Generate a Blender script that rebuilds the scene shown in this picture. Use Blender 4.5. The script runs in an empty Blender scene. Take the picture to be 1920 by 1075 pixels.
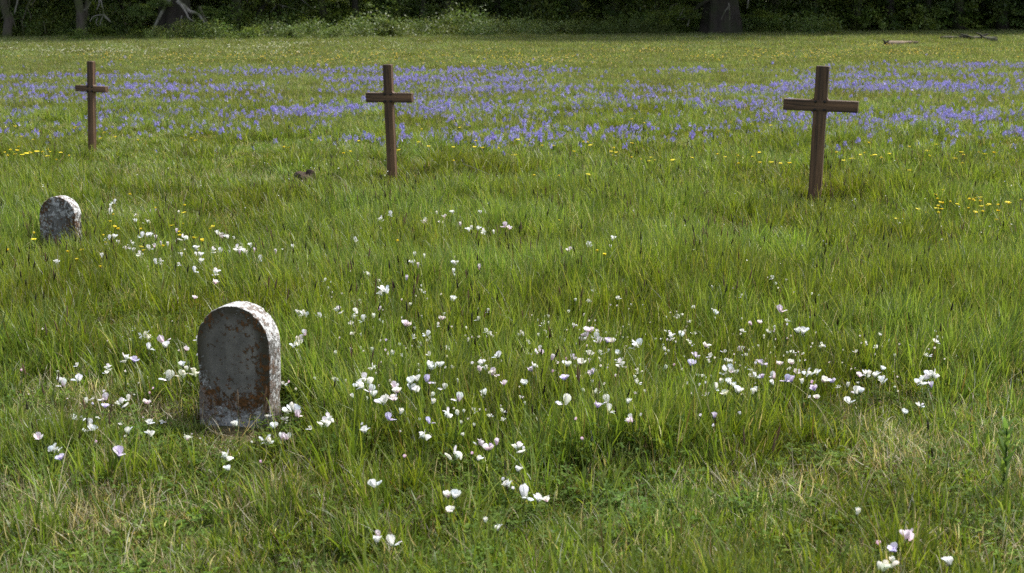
import bpy, math, random
import numpy as np
from mathutils import Vector, Euler, Matrix

R = math.radians
rng = np.random.default_rng(11)
random.seed(11)
sc = bpy.context.scene
COL = sc.collection

# ------------------------------------------------------------------ camera
FPX, YH, CAMZ = 2637.0, -20.0, 2.0          # focal length and horizon row in pixels of the 1920x1075 photograph
PITCH = math.atan((537.5 - YH) / FPX)
cam = bpy.data.cameras.new('camera'); cam_o = bpy.data.objects.new('camera', cam); COL.objects.link(cam_o)
cam.sensor_width = 36.0; cam.lens = 36.0 * FPX / 1920.0
cam.clip_start = 0.1; cam.clip_end = 2000
cam_o.location = (0, 0, CAMZ); cam_o.rotation_euler = (math.pi / 2 - PITCH, 0, 0)
cam.dof.use_dof = True; cam.dof.focus_distance = 8.5; cam.dof.aperture_fstop = 5.0
sc.camera = cam_o

# ------------------------------------------------------------------ light
SUN_EL, SUN_AZ = R(57), R(50)               # azimuth from +Y (away from the camera) towards +X
S = Vector((math.cos(SUN_EL) * math.sin(SUN_AZ), math.cos(SUN_EL) * math.cos(SUN_AZ), math.sin(SUN_EL)))
w = bpy.data.worlds.new('World'); sc.world = w; w.use_nodes = True
nt = w.node_tree; nt.nodes.clear()
wo = nt.nodes.new('ShaderNodeOutputWorld'); bg = nt.nodes.new('ShaderNodeBackground'); sky = nt.nodes.new('ShaderNodeTexSky')
sky.sky_type = 'NISHITA'; sky.sun_disc = False; sky.sun_elevation = SUN_EL; sky.sun_rotation = SUN_AZ
sky.air_density = 1.0; sky.dust_density = 3.0; sky.ozone_density = 1.0
bg.inputs[1].default_value = 0.15
pale = nt.nodes.new('ShaderNodeHueSaturation'); pale.inputs['Saturation'].default_value = .5      # thin bright cloud all over
nt.links.new(sky.outputs[0], pale.inputs['Color']); nt.links.new(pale.outputs[0], bg.inputs[0]); nt.links.new(bg.outputs[0], wo.inputs[0])
sun = bpy.data.lights.new('sun', 'SUN'); sun.energy = 3.3; sun.angle = R(4); sun.color = (1.0, 0.965, 0.91)
sun_o = bpy.data.objects.new('sun', sun); COL.objects.link(sun_o)
sun_o.rotation_euler = (-S).to_track_quat('-Z', 'Y').to_euler(); sun_o.location = S * 60
vs = sc.view_settings
vs.view_transform = 'Standard'; vs.look = 'None'; vs.gamma = 1.0; vs.use_curve_mapping = False; vs.exposure = 0.93
sc.render.engine = 'CYCLES'
cy = sc.cycles
cy.max_bounces = 6; cy.diffuse_bounces = 3; cy.glossy_bounces = 2; cy.transmission_bounces = 4; cy.transparent_max_bounces = 4
cy.use_denoising = False; cy.sample_clamp_indirect = 6.0; cy.caustics_reflective = False; cy.caustics_refractive = False

# ------------------------------------------------------------------ helpers: space
_F = np.array([0, math.cos(PITCH), -math.sin(PITCH)]); _U = np.array([0, math.sin(PITCH), math.cos(PITCH)])

def ray(u, v):
    return _F * FPX + np.array([1.0, 0, 0]) * (u - 960) + _U * (537.5 - v)

_wave = []
_r = np.random.default_rng(5)
for lam, amp, n in ((5.5, .030, 5), (2.2, .016, 6), (0.8, .0085, 8), (0.33, .004, 8)):
    for _ in range(n):
        a = _r.uniform(0, 2 * math.pi); k = 2 * math.pi / (lam * _r.uniform(.8, 1.3))
        _wave.append((k * math.cos(a), k * math.sin(a), _r.uniform(0, 6.28), amp / math.sqrt(n) * 1.4))

def hgt(x, y):
    x = np.asarray(x, float); y = np.asarray(y, float)
    h = np.zeros_like(x)
    for kx, ky, ph, am in _wave:
        h = h + am * np.sin(kx * x + ky * y + ph)
    return h * np.clip(1.15 - y / 45.0, .25, 1.0)

def at(u, v, zoff=0.0):
    """The place whose picture is pixel (u, v), zoff metres above the ground."""
    d = ray(u, v); z = zoff; x = y = 0.0
    for _ in range(6):
        t = (z - CAMZ) / d[2]; x, y = d[0] * t, d[1] * t
        z = float(hgt(x, y)) + zoff
    return Vector((x, y, z))

def on_depth(u, v, y):
    d = ray(u, v); t = y / d[1]
    return Vector((d[0] * t, y, CAMZ + d[2] * t))

def proj(x, y, z):
    x = np.asarray(x, float); y = np.asarray(y, float); z = np.asarray(z, float) - CAMZ
    dep = y * _F[1] + z * _F[2]
    return 960 + FPX * x / dep, 537.5 - FPX * (y * _U[1] + z * _U[2]) / dep

def vnoise(x, y, scale, seed):
    """Smooth value noise 0..1 on arrays."""
    r = np.random.default_rng(seed); T = r.random((64, 64))
    X = np.asarray(x, float) * scale + 100; Y = np.asarray(y, float) * scale + 100
    i = np.floor(X).astype(int); j = np.floor(Y).astype(int); fx = X - i; fy = Y - j
    fx = fx * fx * (3 - 2 * fx); fy = fy * fy * (3 - 2 * fy)
    a = T[i % 64, j % 64]; b = T[(i + 1) % 64, j % 64]; c = T[i % 64, (j + 1) % 64]; d = T[(i + 1) % 64, (j + 1) % 64]
    return (a * (1 - fx) + b * fx) * (1 - fy) + (c * (1 - fx) + d * fx) * fy

def sm(a, b, x):
    t = np.clip((np.asarray(x, float) - a) / (b - a), 0, 1); return t * t * (3 - 2 * t)

def gz(u, v, cu, cv, su, sv):
    return np.exp(-((u - cu) / su) ** 2 - ((v - cv) / sv) ** 2)

# ------------------------------------------------------------------ helpers: mesh
class MB:
    def __init__(s): s.v = []; s.f = []; s.c = []; s.n = 0
    def add(s, verts, faces, col=(1, 1, 1)):
        verts = [tuple(p) for p in verts]
        s.v += verts; s.f += [tuple(i + s.n for i in f) for f in faces]
        if len(col) == len(verts) and not isinstance(col[0], (int, float)): s.c += [tuple(c) for c in col]
        else: s.c += [tuple(col)] * len(verts)
        s.n += len(verts)
    def mesh(s, name, m, smooth=True):
        me = bpy.data.meshes.new(name); me.from_pydata(s.v, [], s.f)
        a = me.attributes.new('col', 'FLOAT_COLOR', 'POINT')
        c = np.ones((len(s.v), 4), np.float32); c[:, :3] = np.array(s.c, np.float32)
        a.data.foreach_set('color', c.ravel())
        if smooth: me.polygons.foreach_set('use_smooth', [True] * len(me.polygons))
        if m: me.materials.append(m)
        me.update(); return me

def obj(name, me, parent=None, loc=(0, 0, 0), rot=(0, 0, 0), scale=(1, 1, 1)):
    o = bpy.data.objects.new(name, me); COL.objects.link(o)
    o.location = loc; o.rotation_euler = rot; o.scale = scale
    if parent: o.parent = parent
    return o

def tag(o, label=None, cat=None, group=None, kind=None):
    if label: o['label'] = label
    if cat: o['category'] = cat
    if group: o['group'] = group
    if kind: o['kind'] = kind
    return o

def thing(name, label, cat, loc=(0, 0, 0), rot=(0, 0, 0), group=None):
    o = bpy.data.objects.new(name, None); COL.objects.link(o); o.empty_display_size = .1
    o.location = loc; o.rotation_euler = rot
    return tag(o, label, cat, group)

def tube(mb, pts, rad, n=7, col=(1, 1, 1), lump=0.0, cap=True, rs=random):
    """A tapering tube along a polyline."""
    pts = [Vector(p) for p in pts]; m = len(pts)
    if isinstance(rad, (int, float)): rad = [rad] * m
    vs_, fs = [], []
    ref = Vector((.31, .2, .93))
    for i, p in enumerate(pts):
        d = (pts[min(i + 1, m - 1)] - pts[max(i - 1, 0)])
        d = d.normalized() if d.length > 1e-9 else Vector((0, 0, 1))
        a = d.cross(ref)
        if a.length < .15: a = d.cross(Vector((1, 0, .1)))
        a.normalize(); b = d.cross(a)
        for k in range(n):
            t = 2 * math.pi * k / n; r = rad[i] * (1 + lump * rs.uniform(-1, 1))
            vs_.append(p + a * (r * math.cos(t)) + b * (r * math.sin(t)))
    for i in range(m - 1):
        for k in range(n):
            fs.append((i * n + k, i * n + (k + 1) % n, (i + 1) * n + (k + 1) % n, (i + 1) * n + k))
    if cap:
        fs.append(tuple(range(n))[::-1]); fs.append(tuple((m - 1) * n + k for k in range(n)))
    mb.add(vs_, fs, col)

def smooth_path(pts, per=4):
    """Catmull-Rom through the points."""
    P = [Vector(p) for p in pts]; out = []
    for i in range(len(P) - 1):
        p0 = P[max(i - 1, 0)]; p1 = P[i]; p2 = P[i + 1]; p3 = P[min(i + 2, len(P) - 1)]
        for k in range(per):
            t = k / per
            out.append(.5 * ((2 * p1) + (p2 - p0) * t + (2 * p0 - 5 * p1 + 4 * p2 - p3) * t * t + (3 * p1 - p0 - 3 * p2 + p3) * t ** 3))
    out.append(P[-1]); return out

# ------------------------------------------------------------------ helpers: materials
def newmat(name):
    m = bpy.data.materials.new(name); m.use_nodes = True; t = m.node_tree; t.nodes.clear()
    out = t.nodes.new('ShaderNodeOutputMaterial'); return m, t, out

def N(t, kind, **kw):
    n = t.nodes.new(kind)
    for k, v in kw.items(): setattr(n, k, v)
    return n

def ramp(t, stops, interp='LINEAR'):
    n = t.nodes.new('ShaderNodeValToRGB'); e = n.color_ramp.elements; n.color_ramp.interpolation = interp
    while len(e) < len(stops): e.new(.5)
    for i, (p, c) in enumerate(stops):
        e[i].position = p; e[i].color = (*c, 1) if len(c) == 3 else c
    return n

def mixc(t, fac, a, b, mode='MIX'):
    n = t.nodes.new('ShaderNodeMix'); n.data_type = 'RGBA'; n.blend_type = mode
    for s, val in ((0, fac), (6, a), (7, b)):
        if hasattr(val, 'links') or hasattr(val, 'is_linked'): t.links.new(val, n.inputs[s])
        elif s == 0: n.inputs[0].default_value = val
        else: n.inputs[s].default_value = (*val, 1)
    return n.outputs[2]

def math_(t, op, a, b=None, c=None, clamp=False):
    n = t.nodes.new('ShaderNodeMath'); n.operation = op; n.use_clamp = clamp
    for i, val in enumerate((a, b, c)):
        if val is None: continue
        if hasattr(val, 'is_linked'): t.links.new(val, n.inputs[i])
        else: n.inputs[i].default_value = val
    return n.outputs[0]

def noise(t, vec, scale, detail=3, rough=.55, dim='3D'):
    n = t.nodes.new('ShaderNodeTexNoise'); n.inputs['Scale'].default_value = scale; n.inputs['Detail'].default_value = detail
    n.inputs['Roughness'].default_value = rough
    if vec is not None: t.links.new(vec, n.inputs['Vector'])
    return n.outputs[0]

def leaf_material(name, transl=.4, gloss=.05, rough=.35, vary=True, tcol=(1.18, 1.16, .65)):
    """Thin plant tissue: colour from the mesh attribute, light passing through it, a faint sheen."""
    m, t, out = newmat(name)
    at_ = N(t, 'ShaderNodeAttribute', attribute_name='col'); c = at_.outputs['Color']
    if vary:
        g = N(t, 'ShaderNodeNewGeometry')
        n1 = noise(t, g.outputs['Position'], .55, 3); n2 = noise(t, g.outputs['Position'], 2.3, 2)
        f1 = math_(t, 'MULTIPLY_ADD', n1, 1.6, -.3, clamp=True)
        hsv = N(t, 'ShaderNodeHueSaturation')
        t.links.new(math_(t, 'MULTIPLY_ADD', f1, .055, .472), hsv.inputs['Hue'])
        t.links.new(math_(t, 'MULTIPLY', math_(t, 'MULTIPLY_ADD', n2, .9, .55), math_(t, 'MULTIPLY_ADD', n1, 1.1, .46)), hsv.inputs['Value'])
        t.links.new(math_(t, 'MULTIPLY_ADD', n1, -.4, 1.2), hsv.inputs['Saturation'])
        t.links.new(c, hsv.inputs['Color']); c = hsv.outputs[0]
    d = N(t, 'ShaderNodeBsdfDiffuse'); tr = N(t, 'ShaderNodeBsdfTranslucent'); gl = N(t, 'ShaderNodeBsdfGlossy')
    gl.inputs['Roughness'].default_value = rough; gl.inputs['Color'].default_value = (1, 1, 1, 1)
    t.links.new(c, d.inputs[0]); t.links.new(mixc(t, 1.0, c, tcol, 'MULTIPLY'), tr.inputs[0])
    m1 = N(t, 'ShaderNodeMixShader'); m1.inputs[0].default_value = transl
    t.links.new(d.outputs[0], m1.inputs[1]); t.links.new(tr.outputs[0], m1.inputs[2])
    m2 = N(t, 'ShaderNodeMixShader'); m2.inputs[0].default_value = gloss
    t.links.new(m1.outputs[0], m2.inputs[1]); t.links.new(gl.outputs[0], m2.inputs[2])
    t.links.new(m2.outputs[0], out.inputs[0]); return m

M_GRASS = leaf_material('grass_blade', .5, .018, .42)
M_CLOVER = leaf_material('clover_leaf', .3, .008, .6)
M_LEAF = leaf_material('tree_leaf', .35, .03, .45)
M_PETAL = leaf_material('petal', .45, .02, .5, vary=False, tcol=(1, 1, 1))

def bark_material(name, a, b, moss=0.0, scale=6.0, mc=(.055, .07, .018)):
    m, t, out = newmat(name)
    tc = N(t, 'ShaderNodeTexCoord'); mp = N(t, 'ShaderNodeMapping'); mp.inputs['Scale'].default_value = (1, 1, .25)
    t.links.new(tc.outputs['Object'], mp.inputs[0])
    n1 = noise(t, mp.outputs[0], scale, 6, .65); n2 = noise(t, tc.outputs['Object'], 1.6, 3)
    rp = ramp(t, [(.3, a), (.7, b)]); t.links.new(n1, rp.inputs[0]); c = rp.outputs[0]
    if moss:
        rm = ramp(t, [(.5 - .2 * moss, (0, 0, 0)), (.72 - .2 * moss, (1, 1, 1))]); t.links.new(n2, rm.inputs[0])
        c = mixc(t, rm.outputs[0], c, mc)
    p = N(t, 'ShaderNodeBsdfPrincipled'); p.inputs['Roughness'].default_value = .9
    t.links.new(c, p.inputs['Base Color'])
    bp = N(t, 'ShaderNodeBump'); bp.inputs['Strength'].default_value = .8; bp.inputs['Distance'].default_value = .04
    t.links.new(n1, bp.inputs['Height']); t.links.new(bp.outputs[0], p.inputs['Normal'])
    t.links.new(p.outputs[0], out.inputs[0]); return m

M_BARK = bark_material('bark', (.03, .024, .018), (.10, .085, .065), .5)
M_BARKD = bark_material('dark_bark', (.012, .009, .007), (.038, .030, .022), .35, mc=(.022, .026, .009))
M_DEAD = bark_material('dead_wood', (.13, .118, .10), (.34, .32, .29), .3, 9)
M_DRIFT = bark_material('weathered_log', (.08, .055, .035), (.24, .18, .125), 0, 9)
M_ROT = bark_material('rotten_wood', (.012, .008, .005), (.06, .026, .012), 0, 40)

# ------------------------------------------------------------------ ground
def ground_material():
    m, t, out = newmat('meadow_soil')
    g = N(t, 'ShaderNodeNewGeometry'); P = g.outputs['Position']
    n1 = noise(t, P, 1.1, 4); n2 = noise(t, P, 14, 5, .7); n3 = noise(t, P, 60, 3, .7)
    r1 = ramp(t, [(.35, (.035, .028, .016)), (.52, (.075, .062, .03)), (.68, (.16, .13, .065))]); t.links.new(n2, r1.inputs[0])
    r2 = ramp(t, [(.4, (0, 0, 0)), (.62, (1, 1, 1))]); t.links.new(n1, r2.inputs[0])
    c = mixc(t, math_(t, 'MULTIPLY', r2.outputs[0], .75), r1.outputs[0], (.045, .075, .016))
    r3 = ramp(t, [(.62, (0, 0, 0)), (.75, (1, 1, 1))]); t.links.new(n3, r3.inputs[0])
    c = mixc(t, math_(t, 'MULTIPLY', r3.outputs[0], .55), c, (.26, .21, .11))
    p = N(t, 'ShaderNodeBsdfPrincipled'); p.inputs['Roughness'].default_value = .95; p.inputs['Specular IOR Level'].default_value = .1
    t.links.new(c, p.inputs['Base Color'])
    bp = N(t, 'ShaderNodeBump'); bp.inputs['Strength'].default_value = .9; bp.inputs['Distance'].default_value = .02
    t.links.new(n2, bp.inputs['Height']); t.links.new(bp.outputs[0], p.inputs['Normal'])
    t.links.new(p.outputs[0], out.inputs[0]); return m

def build_ground():
    ys = np.concatenate([np.linspace(-60, 2, 12)[:-1], np.arange(2, 12, .07), np.arange(12, 30, .3), np.arange(30, 100, 2.5), np.array([100, 150, 250, 500, 900.])])
    xs = np.concatenate([np.array([-900, -400, -150, -80.]), np.arange(-50, -8, 2.0), np.arange(-8, 8.01, .08), np.arange(10, 52, 2.0), np.array([80, 150, 400, 900.])])
    X, Y = np.meshgrid(xs, ys); Z = hgt(X, Y)
    V = np.stack([X.ravel(), Y.ravel(), Z.ravel()], 1); nx = len(xs); ny = len(ys)
    i, j = np.meshgrid(np.arange(nx - 1), np.arange(ny - 1)); a = (j * nx + i).ravel()
    F = np.stack([a, a + 1, a + 1 + nx, a + nx], 1)
    me = bpy.data.meshes.new('ground'); me.from_pydata(V.tolist(), [], F.tolist())
    me.polygons.foreach_set('use_smooth', [True] * len(me.polygons)); me.materials.append(ground_material()); me.update()
    return tag(obj('ground', me), 'soil and thatch of the meadow under the grass', None, None, 'structure')
build_ground()

# ------------------------------------------------------------------ grass: tuft meshes
GREENS = [((.070, .112, .014), 3), ((.106, .160, .018), 5), ((.144, .198, .026), 4), ((.178, .215, .048), 2), ((.12, .085, .035), .35)]
STRAWS = [((.30, .26, .155), 4), ((.40, .36, .25), 3), ((.19, .135, .075), 2), ((.48, .46, .36), 2)]

def pick(pal):
    r = random.uniform(0, sum(k for _, k in pal))
    for c, k in pal:
        r -= k
        if r <= 0: return c
    return pal[-1][0]

def blade(mb, bx, by, L, wid, phi, lean, bend, col, segs=4, twist=0.0, droop=0.0, bz=0.0):
    """One leaf of grass: a ribbon that narrows to a point and bends over."""
    dx, dy = math.cos(phi), math.sin(phi)
    ax = phi + math.pi / 2 + twist; sx, sy = math.cos(ax), math.sin(ax)
    r, z = 0.0, bz; verts = []; cols = []
    st = L / segs
    for i in range(segs + 1):
        t = i / segs
        wv = wid * .5 * (1 - t ** 2.2) * (.75 + .5 * min(1, t * 3))
        x, y = bx + dx * r, by + dy * r
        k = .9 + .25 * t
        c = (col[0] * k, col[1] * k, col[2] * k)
        if i < segs:
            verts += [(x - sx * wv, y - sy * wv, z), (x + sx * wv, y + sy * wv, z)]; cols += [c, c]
        else:
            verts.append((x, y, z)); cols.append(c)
        th = lean + bend * t + droop * t * t
        r += st * math.sin(th); z += st * math.cos(th)
        z = max(z, .004)
    faces = [(2 * i, 2 * i + 1, 2 * i + 3, 2 * i + 2) for i in range(segs - 1)] + [(2 * segs - 2, 2 * segs - 1, 2 * segs)]
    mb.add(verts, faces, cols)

def jit(c, a=.22):
    k = random.uniform(1 - a, 1 + a); return (c[0] * k * random.uniform(.9, 1.12), c[1] * k, c[2] * k * random.uniform(.85, 1.15))

def disc(r):
    a = random.uniform(0, 6.283); q = r * math.sqrt(random.random()); return q * math.cos(a), q * math.sin(a)

def tuft(n, h0, h1, rad, wid, dry, spread=1.0, segs=4, pal=GREENS):
    mb = MB()
    for _ in range(n):
        x, y = disc(rad); isd = random.random() < dry
        L = random.uniform(h0, h1) * (1.0 if random.random() < .8 else random.uniform(1.0, 1.25))
        phi = math.atan2(y, x) + random.uniform(-1.3, 1.3) if random.random() < .6 else random.uniform(0, 6.283)
        lean = abs(random.gauss(0, .22)) * spread; bend = random.uniform(.05, .8) * spread
        dr = random.uniform(.2, 1.0) if random.random() < .22 else 0
        blade(mb, x, y, L, wid * (random.uniform(.55, 1.25) if random.random() < .82 else random.uniform(1.4, 2.1)) * (.7 if isd else 1), phi, lean, bend, jit(pick(STRAWS if isd else pal)), segs, random.uniform(-.7, .7), dr)
    return mb.mesh('grass_tuft', M_GRASS)

def straw(n, rad, lo, hi):
    mb = MB()
    for _ in range(n):
        x, y = disc(rad)
        blade(mb, x, y, random.uniform(lo, hi), random.uniform(.0014, .003), random.uniform(0, 6.283), random.uniform(.4, 1.4), random.uniform(-1.6, 1.6), jit(pick(STRAWS)), 6, random.uniform(-1, 1), random.uniform(-1.6, 1.6), random.uniform(0, .03))
    return mb.mesh('dry_straw', M_GRASS)

def leaflet(mb, c, d, L, wdt, col, up=.3):
    """A small oval leaf with a fold along its midrib."""
    d = Vector(d).normalized(); s = d.cross(Vector((0, 0, 1)))
    s = s.normalized() if s.length > .05 else Vector((1, 0, 0))
    nrm = s.cross(d); c = Vector(c)
    rows = [(0, .12), (.3, .85), (.62, 1.0), (.88, .6)]
    verts, cols = [], []
    for t, k in rows:
        b = c + d * (L * t) - nrm * (.12 * L * t * t)
        verts += [b - s * (wdt * .5 * k) + nrm * (.18 * wdt * k), b, b + s * (wdt * .5 * k) + nrm * (.18 * wdt * k)]
    verts.append(c + d * L - nrm * (.14 * L))
    f = []
    for i in range(3):
        a = i * 3; f += [(a, a + 1, a + 4, a + 3), (a + 1, a + 2, a + 5, a + 4)]
    f += [(9, 10, 12), (10, 11, 12)]
    mb.add(verts, f, col)

def forb(n, rad, h0, h1, size):
    mb = MB()
    pal = [((.055, .10, .013), 3), ((.075, .13, .016), 3), ((.105, .165, .024), 2)]
    for _ in range(n):
        x, y = disc(rad); h = random.uniform(h0, h1); a = random.uniform(0, 6.283); r = random.uniform(0, .03)
        top = Vector((x + r * math.cos(a), y + r * math.sin(a), h))
        blade(mb, x, y, h * 1.05, .002, a, r / max(h, .01), .1, jit(pick(pal)), 3)
        k = random.choice((3, 3, 3, 2, 5)); c = jit(pick(pal)); a0 = random.uniform(0, 6.283)
        for i in range(k):
            b = a0 + 6.283 * i / k + random.uniform(-.2, .2); s = size * random.uniform(.7, 1.3)
            leaflet(mb, top, (math.cos(b), math.sin(b), random.uniform(-.15, .6)), s, s * random.uniform(.5, .8), c)
    return mb.mesh('clover_clump', M_CLOVER)

def seedstalk(n, rad, lo, hi, dark):
    mb = MB()
    for _ in range(n):
        x, y = disc(rad); L = random.uniform(lo, hi); phi = random.uniform(0, 6.283); ln = random.uniform(.02, .28)
        c = (.10, .13, .04) if not dark else (.05, .055, .025)
        top = Vector((x + math.cos(phi) * L * math.sin(ln), y + math.sin(phi) * L * math.sin(ln), L * math.cos(ln)))
        tube(mb, [(x, y, 0), Vector((x, y, 0)).lerp(top, .55) + Vector((0, 0, .01)), top], [.0011, .0009, .0007], 3, c, cap=False)
        d = (top - Vector((x, y, 0))).normalized(); hl = random.uniform(.03, .065); hc = jit((.045, .032, .022) if dark else (.20, .13, .09))
        tube(mb, [top, top + d * hl * .25, top + d * hl * .7, top + d * hl], [.0013, .0042, .0036, .0008], 5, hc, .25, cap=False)
    return mb.mesh('seed_stalk', M_GRASS)

def arching(n, lo, hi):
    mb = MB()
    for _ in range(n):
        x, y = disc(.05); phi = random.uniform(0, 6.283)
        blade(mb, x, y, random.uniform(lo, hi), random.uniform(.0022, .0036), phi, random.uniform(.2, .6), random.uniform(.6, 1.6), jit(((.34, .33, .18), (.42, .38, .25), (.17, .21, .07))[random.randrange(3)]), 8, random.uniform(-.4, .4), random.uniform(-.2, .3))
    return mb.mesh('arching_stem', M_GRASS)

_src = {}
def sources(key, meshes):
    L = []
    for me in meshes:
        o = bpy.data.objects.new('source_' + me.name, me); L.append(o)      # never linked to the scene
    _src[key] = L
    return L

TALL = [tuft(40, .13, .29, .07, .0054, .08, 1.1) for _ in range(4)]
MID = [tuft(46, .08, .17, .09, .0048, .08, 1.0) for _ in range(4)]
SHORT = [tuft(56, .03, .085, .10, .0048, .14, 1.25, 4, GREENS[1:]) for _ in range(4)]
SDRY = [tuft(54, .04, .11, .10, .0038, .45, 1.6) for _ in range(2)]
STRAW = [straw(34, .13, .05, .17) for _ in range(3)]
FORB = [forb(24, .10, .015, .065, .0145) for _ in range(3)]
TUSS = [tuft(130, .18, .34, .085, .0052, .05, 1.5, 5) for _ in range(3)]
STALK = [seedstalk(2, .05, .24, .38, True), seedstalk(3, .06, .2, .33, False)]
ARCH = [arching(2, .25, .45) for _ in range(3)]
FARP = [((.10, .148, .028), 3), ((.138, .178, .044), 3), ((.19, .215, .085), 2)]
FAR = [tuft(44, .07, .15, .20, .0095, .12, .9, 3, FARP) for _ in range(4)]

def scatter(name, P, rot, scl, idx, meshes, label):
    """ONE object that holds uncountable plants: points with geometry-node copies of a few tuft meshes."""
    me = bpy.data.meshes.new(name); me.from_pydata(np.asarray(P).tolist(), [], [])
    a = me.attributes.new('rot', 'FLOAT_VECTOR', 'POINT'); a.data.foreach_set('vector', np.asarray(rot, np.float32).ravel())
    a = me.attributes.new('scl', 'FLOAT_VECTOR', 'POINT'); a.data.foreach_set('vector', np.asarray(scl, np.float32).ravel())
    a = me.attributes.new('idx', 'INT', 'POINT'); a.data.foreach_set('value', np.asarray(idx, np.int32))
    o = obj(name, me); tag(o, label, None, None, 'stuff')
    src = sources(name, meshes)
    g = bpy.data.node_groups.new(name, 'GeometryNodeTree')
    g.interface.new_socket('Geometry', in_out='INPUT', socket_type='NodeSocketGeometry')
    g.interface.new_socket('Geometry', in_out='OUTPUT', socket_type='NodeSocketGeometry')
    gi = g.nodes.new('NodeGroupInput'); go = g.nodes.new('NodeGroupOutput'); j = g.nodes.new('GeometryNodeJoinGeometry')
    def attr(nm, ty):
        n = g.nodes.new('GeometryNodeInputNamedAttribute'); n.data_type = ty; n.inputs[0].default_value = nm; return n.outputs[0]
    ra, sa, ia = attr('rot', 'FLOAT_VECTOR'), attr('scl', 'FLOAT_VECTOR'), attr('idx', 'INT')
    for k, so in enumerate(src):
        oi = g.nodes.new('GeometryNodeObjectInfo'); oi.inputs['Object'].default_value = so; oi.transform_space = 'ORIGINAL'
        cm = g.nodes.new('FunctionNodeCompare'); cm.data_type = 'INT'; cm.operation = 'EQUAL'
        ins = [s for s in cm.inputs if s.type == 'INT']
        g.links.new(ia, ins[0]); ins[1].default_value = k
        ip = g.nodes.new('GeometryNodeInstanceOnPoints')
        e2r = g.nodes.new('FunctionNodeEulerToRotation'); g.links.new(ra, e2r.inputs[0])
        g.links.new(gi.outputs[0], ip.inputs['Points']); g.links.new(oi.outputs['Geometry'], ip.inputs['Instance'])
        g.links.new(cm.outputs[0], ip.inputs['Selection']); g.links.new(e2r.outputs[0], ip.inputs['Rotation']); g.links.new(sa, ip.inputs['Scale'])
        g.links.new(ip.outputs[0], j.inputs[0])
    g.links.new(j.outputs[0], go.inputs[0])
    md = o.modifiers.new('scatter', 'NODES'); md.node_group = g
    return o

# ------------------------------------------------------------------ where what grows
def zones(u, v, x, y):
    n1 = vnoise(x, y, .9, 1); n2 = vnoise(x, y, 2.4, 2); n3 = vnoise(x, y, .35, 3)
    tall = np.interp(v, [60, 280, 340, 470, 560, 780, 860, 925, 1000], [.22, .25, .45, .72, .8, .82, .78, .26, .2])
    right = sm(1440, 1600, u) * sm(690, 770, v); tall = tall * (1 - .65 * right)
    left = sm(640, 560, u) * sm(680, 790, v); tall = tall * (1 - .68 * left)
    leftm = sm(600, 450, u) * sm(540, 600, v) * (1 - left); tall = tall * (1 - .22 * leftm)
    tall = tall + .25 * gz(u, v, 740, 440, 130, 70) + .3 * gz(u, v, 1280, 850, 240, 50) + .25 * gz(u, v, 60, 660, 120, 60) + .2 * gz(u, v, 1820, 600, 150, 70) + .3 * gz(u, v, 930, 800, 160, 40)
    tall = tall - .75 * gz(u, v, 445, 830, 110, 34) - .45 * gz(u, v, 290, 815, 170, 48) - .35 * gz(u, v, 220, 640, 90, 40) - .3 * gz(u, v, 1640, 660, 120, 40) - .2 * gz(u, v, 230, 335, 80, 12) - .2 * gz(u, v, 1330, 385, 90, 14)
    n4 = vnoise(x, y, 1.5, 4)
    tall = np.clip(tall + (n1 - .5) * .6 + (n4 - .5) * .45 + (n2 - .5) * .3, 0, 1)
    dry = np.interp(v, [60, 300, 400, 700, 860, 930, 1075], [.1, .12, .1, .09, .12, .26, .28])
    dry = dry + .12 * right + .4 * gz(u, v, 130, 955, 150, 45) + .35 * gz(u, v, 640, 935, 110, 35) + .3 * gz(u, v, 1200, 940, 160, 40) + .5 * gz(u, v, 270, 790, 150, 26) + .3 * gz(u, v, 230, 335, 90, 12) + .3 * gz(u, v, 80, 960, 160, 60) + .25 * gz(u, v, 600, 950, 160, 50) + .2 * gz(u, v, 1330, 385, 90, 12)
    dry = np.clip(dry * (.35 + 1.3 * n3) + (n2 - .5) * .25 * (v > 700), 0, 1)
    clo = .8 * gz(u, v, 250, 870, 300, 40) + .6 * gz(u, v, 1020, 970, 240, 80) + .6 * gz(u, v, 730, 780, 120, 60) + .5 * gz(u, v, 600, 850, 140, 50) + .4 * gz(u, v, 300, 560, 260, 50) + .45 * gz(u, v, 1690, 770, 140, 50) + .25 * (v > 560)
    clo = np.clip(clo * (.3 + 1.4 * vnoise(x, y, 1.7, 7)), 0, 1)
    return tall, dry, clo

STONE1 = at(452, 794); STONE2 = at(117, 480)

FEET = [(1527, 386, .36), (736, 341, .30), (173, 287, .30), (571, 350, .3), (450, 806, .24), (117, 480, .2)]
def near_foot(x, y):
    """1 in the thin, trodden grass at and just before the foot of a cross, stump or stone."""
    f = np.zeros_like(x)
    for u, v, r in FEET:
        p = at(u, v); f = np.maximum(f, np.exp(-((x - p.x) / r) ** 2 - ((y - p.y + .22) / (r * 1.5)) ** 2))
    return f
def sample(y0, y1, dens, kx=.5, mx=1.6):
    n = int(dens * (y1 - y0) * (kx * (y0 + y1) + 2 * mx))
    y = rng.uniform(y0, y1, n * 2); x = rng.uniform(-1, 1, n * 2) * (kx * y1 + mx)
    k = np.abs(x) < kx * y + mx; return x[k], y[k]

def euler(n, tilt=.12):
    return np.stack([rng.normal(0, tilt, n), rng.normal(0, tilt, n), rng.uniform(0, 6.283, n)], 1)

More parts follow.
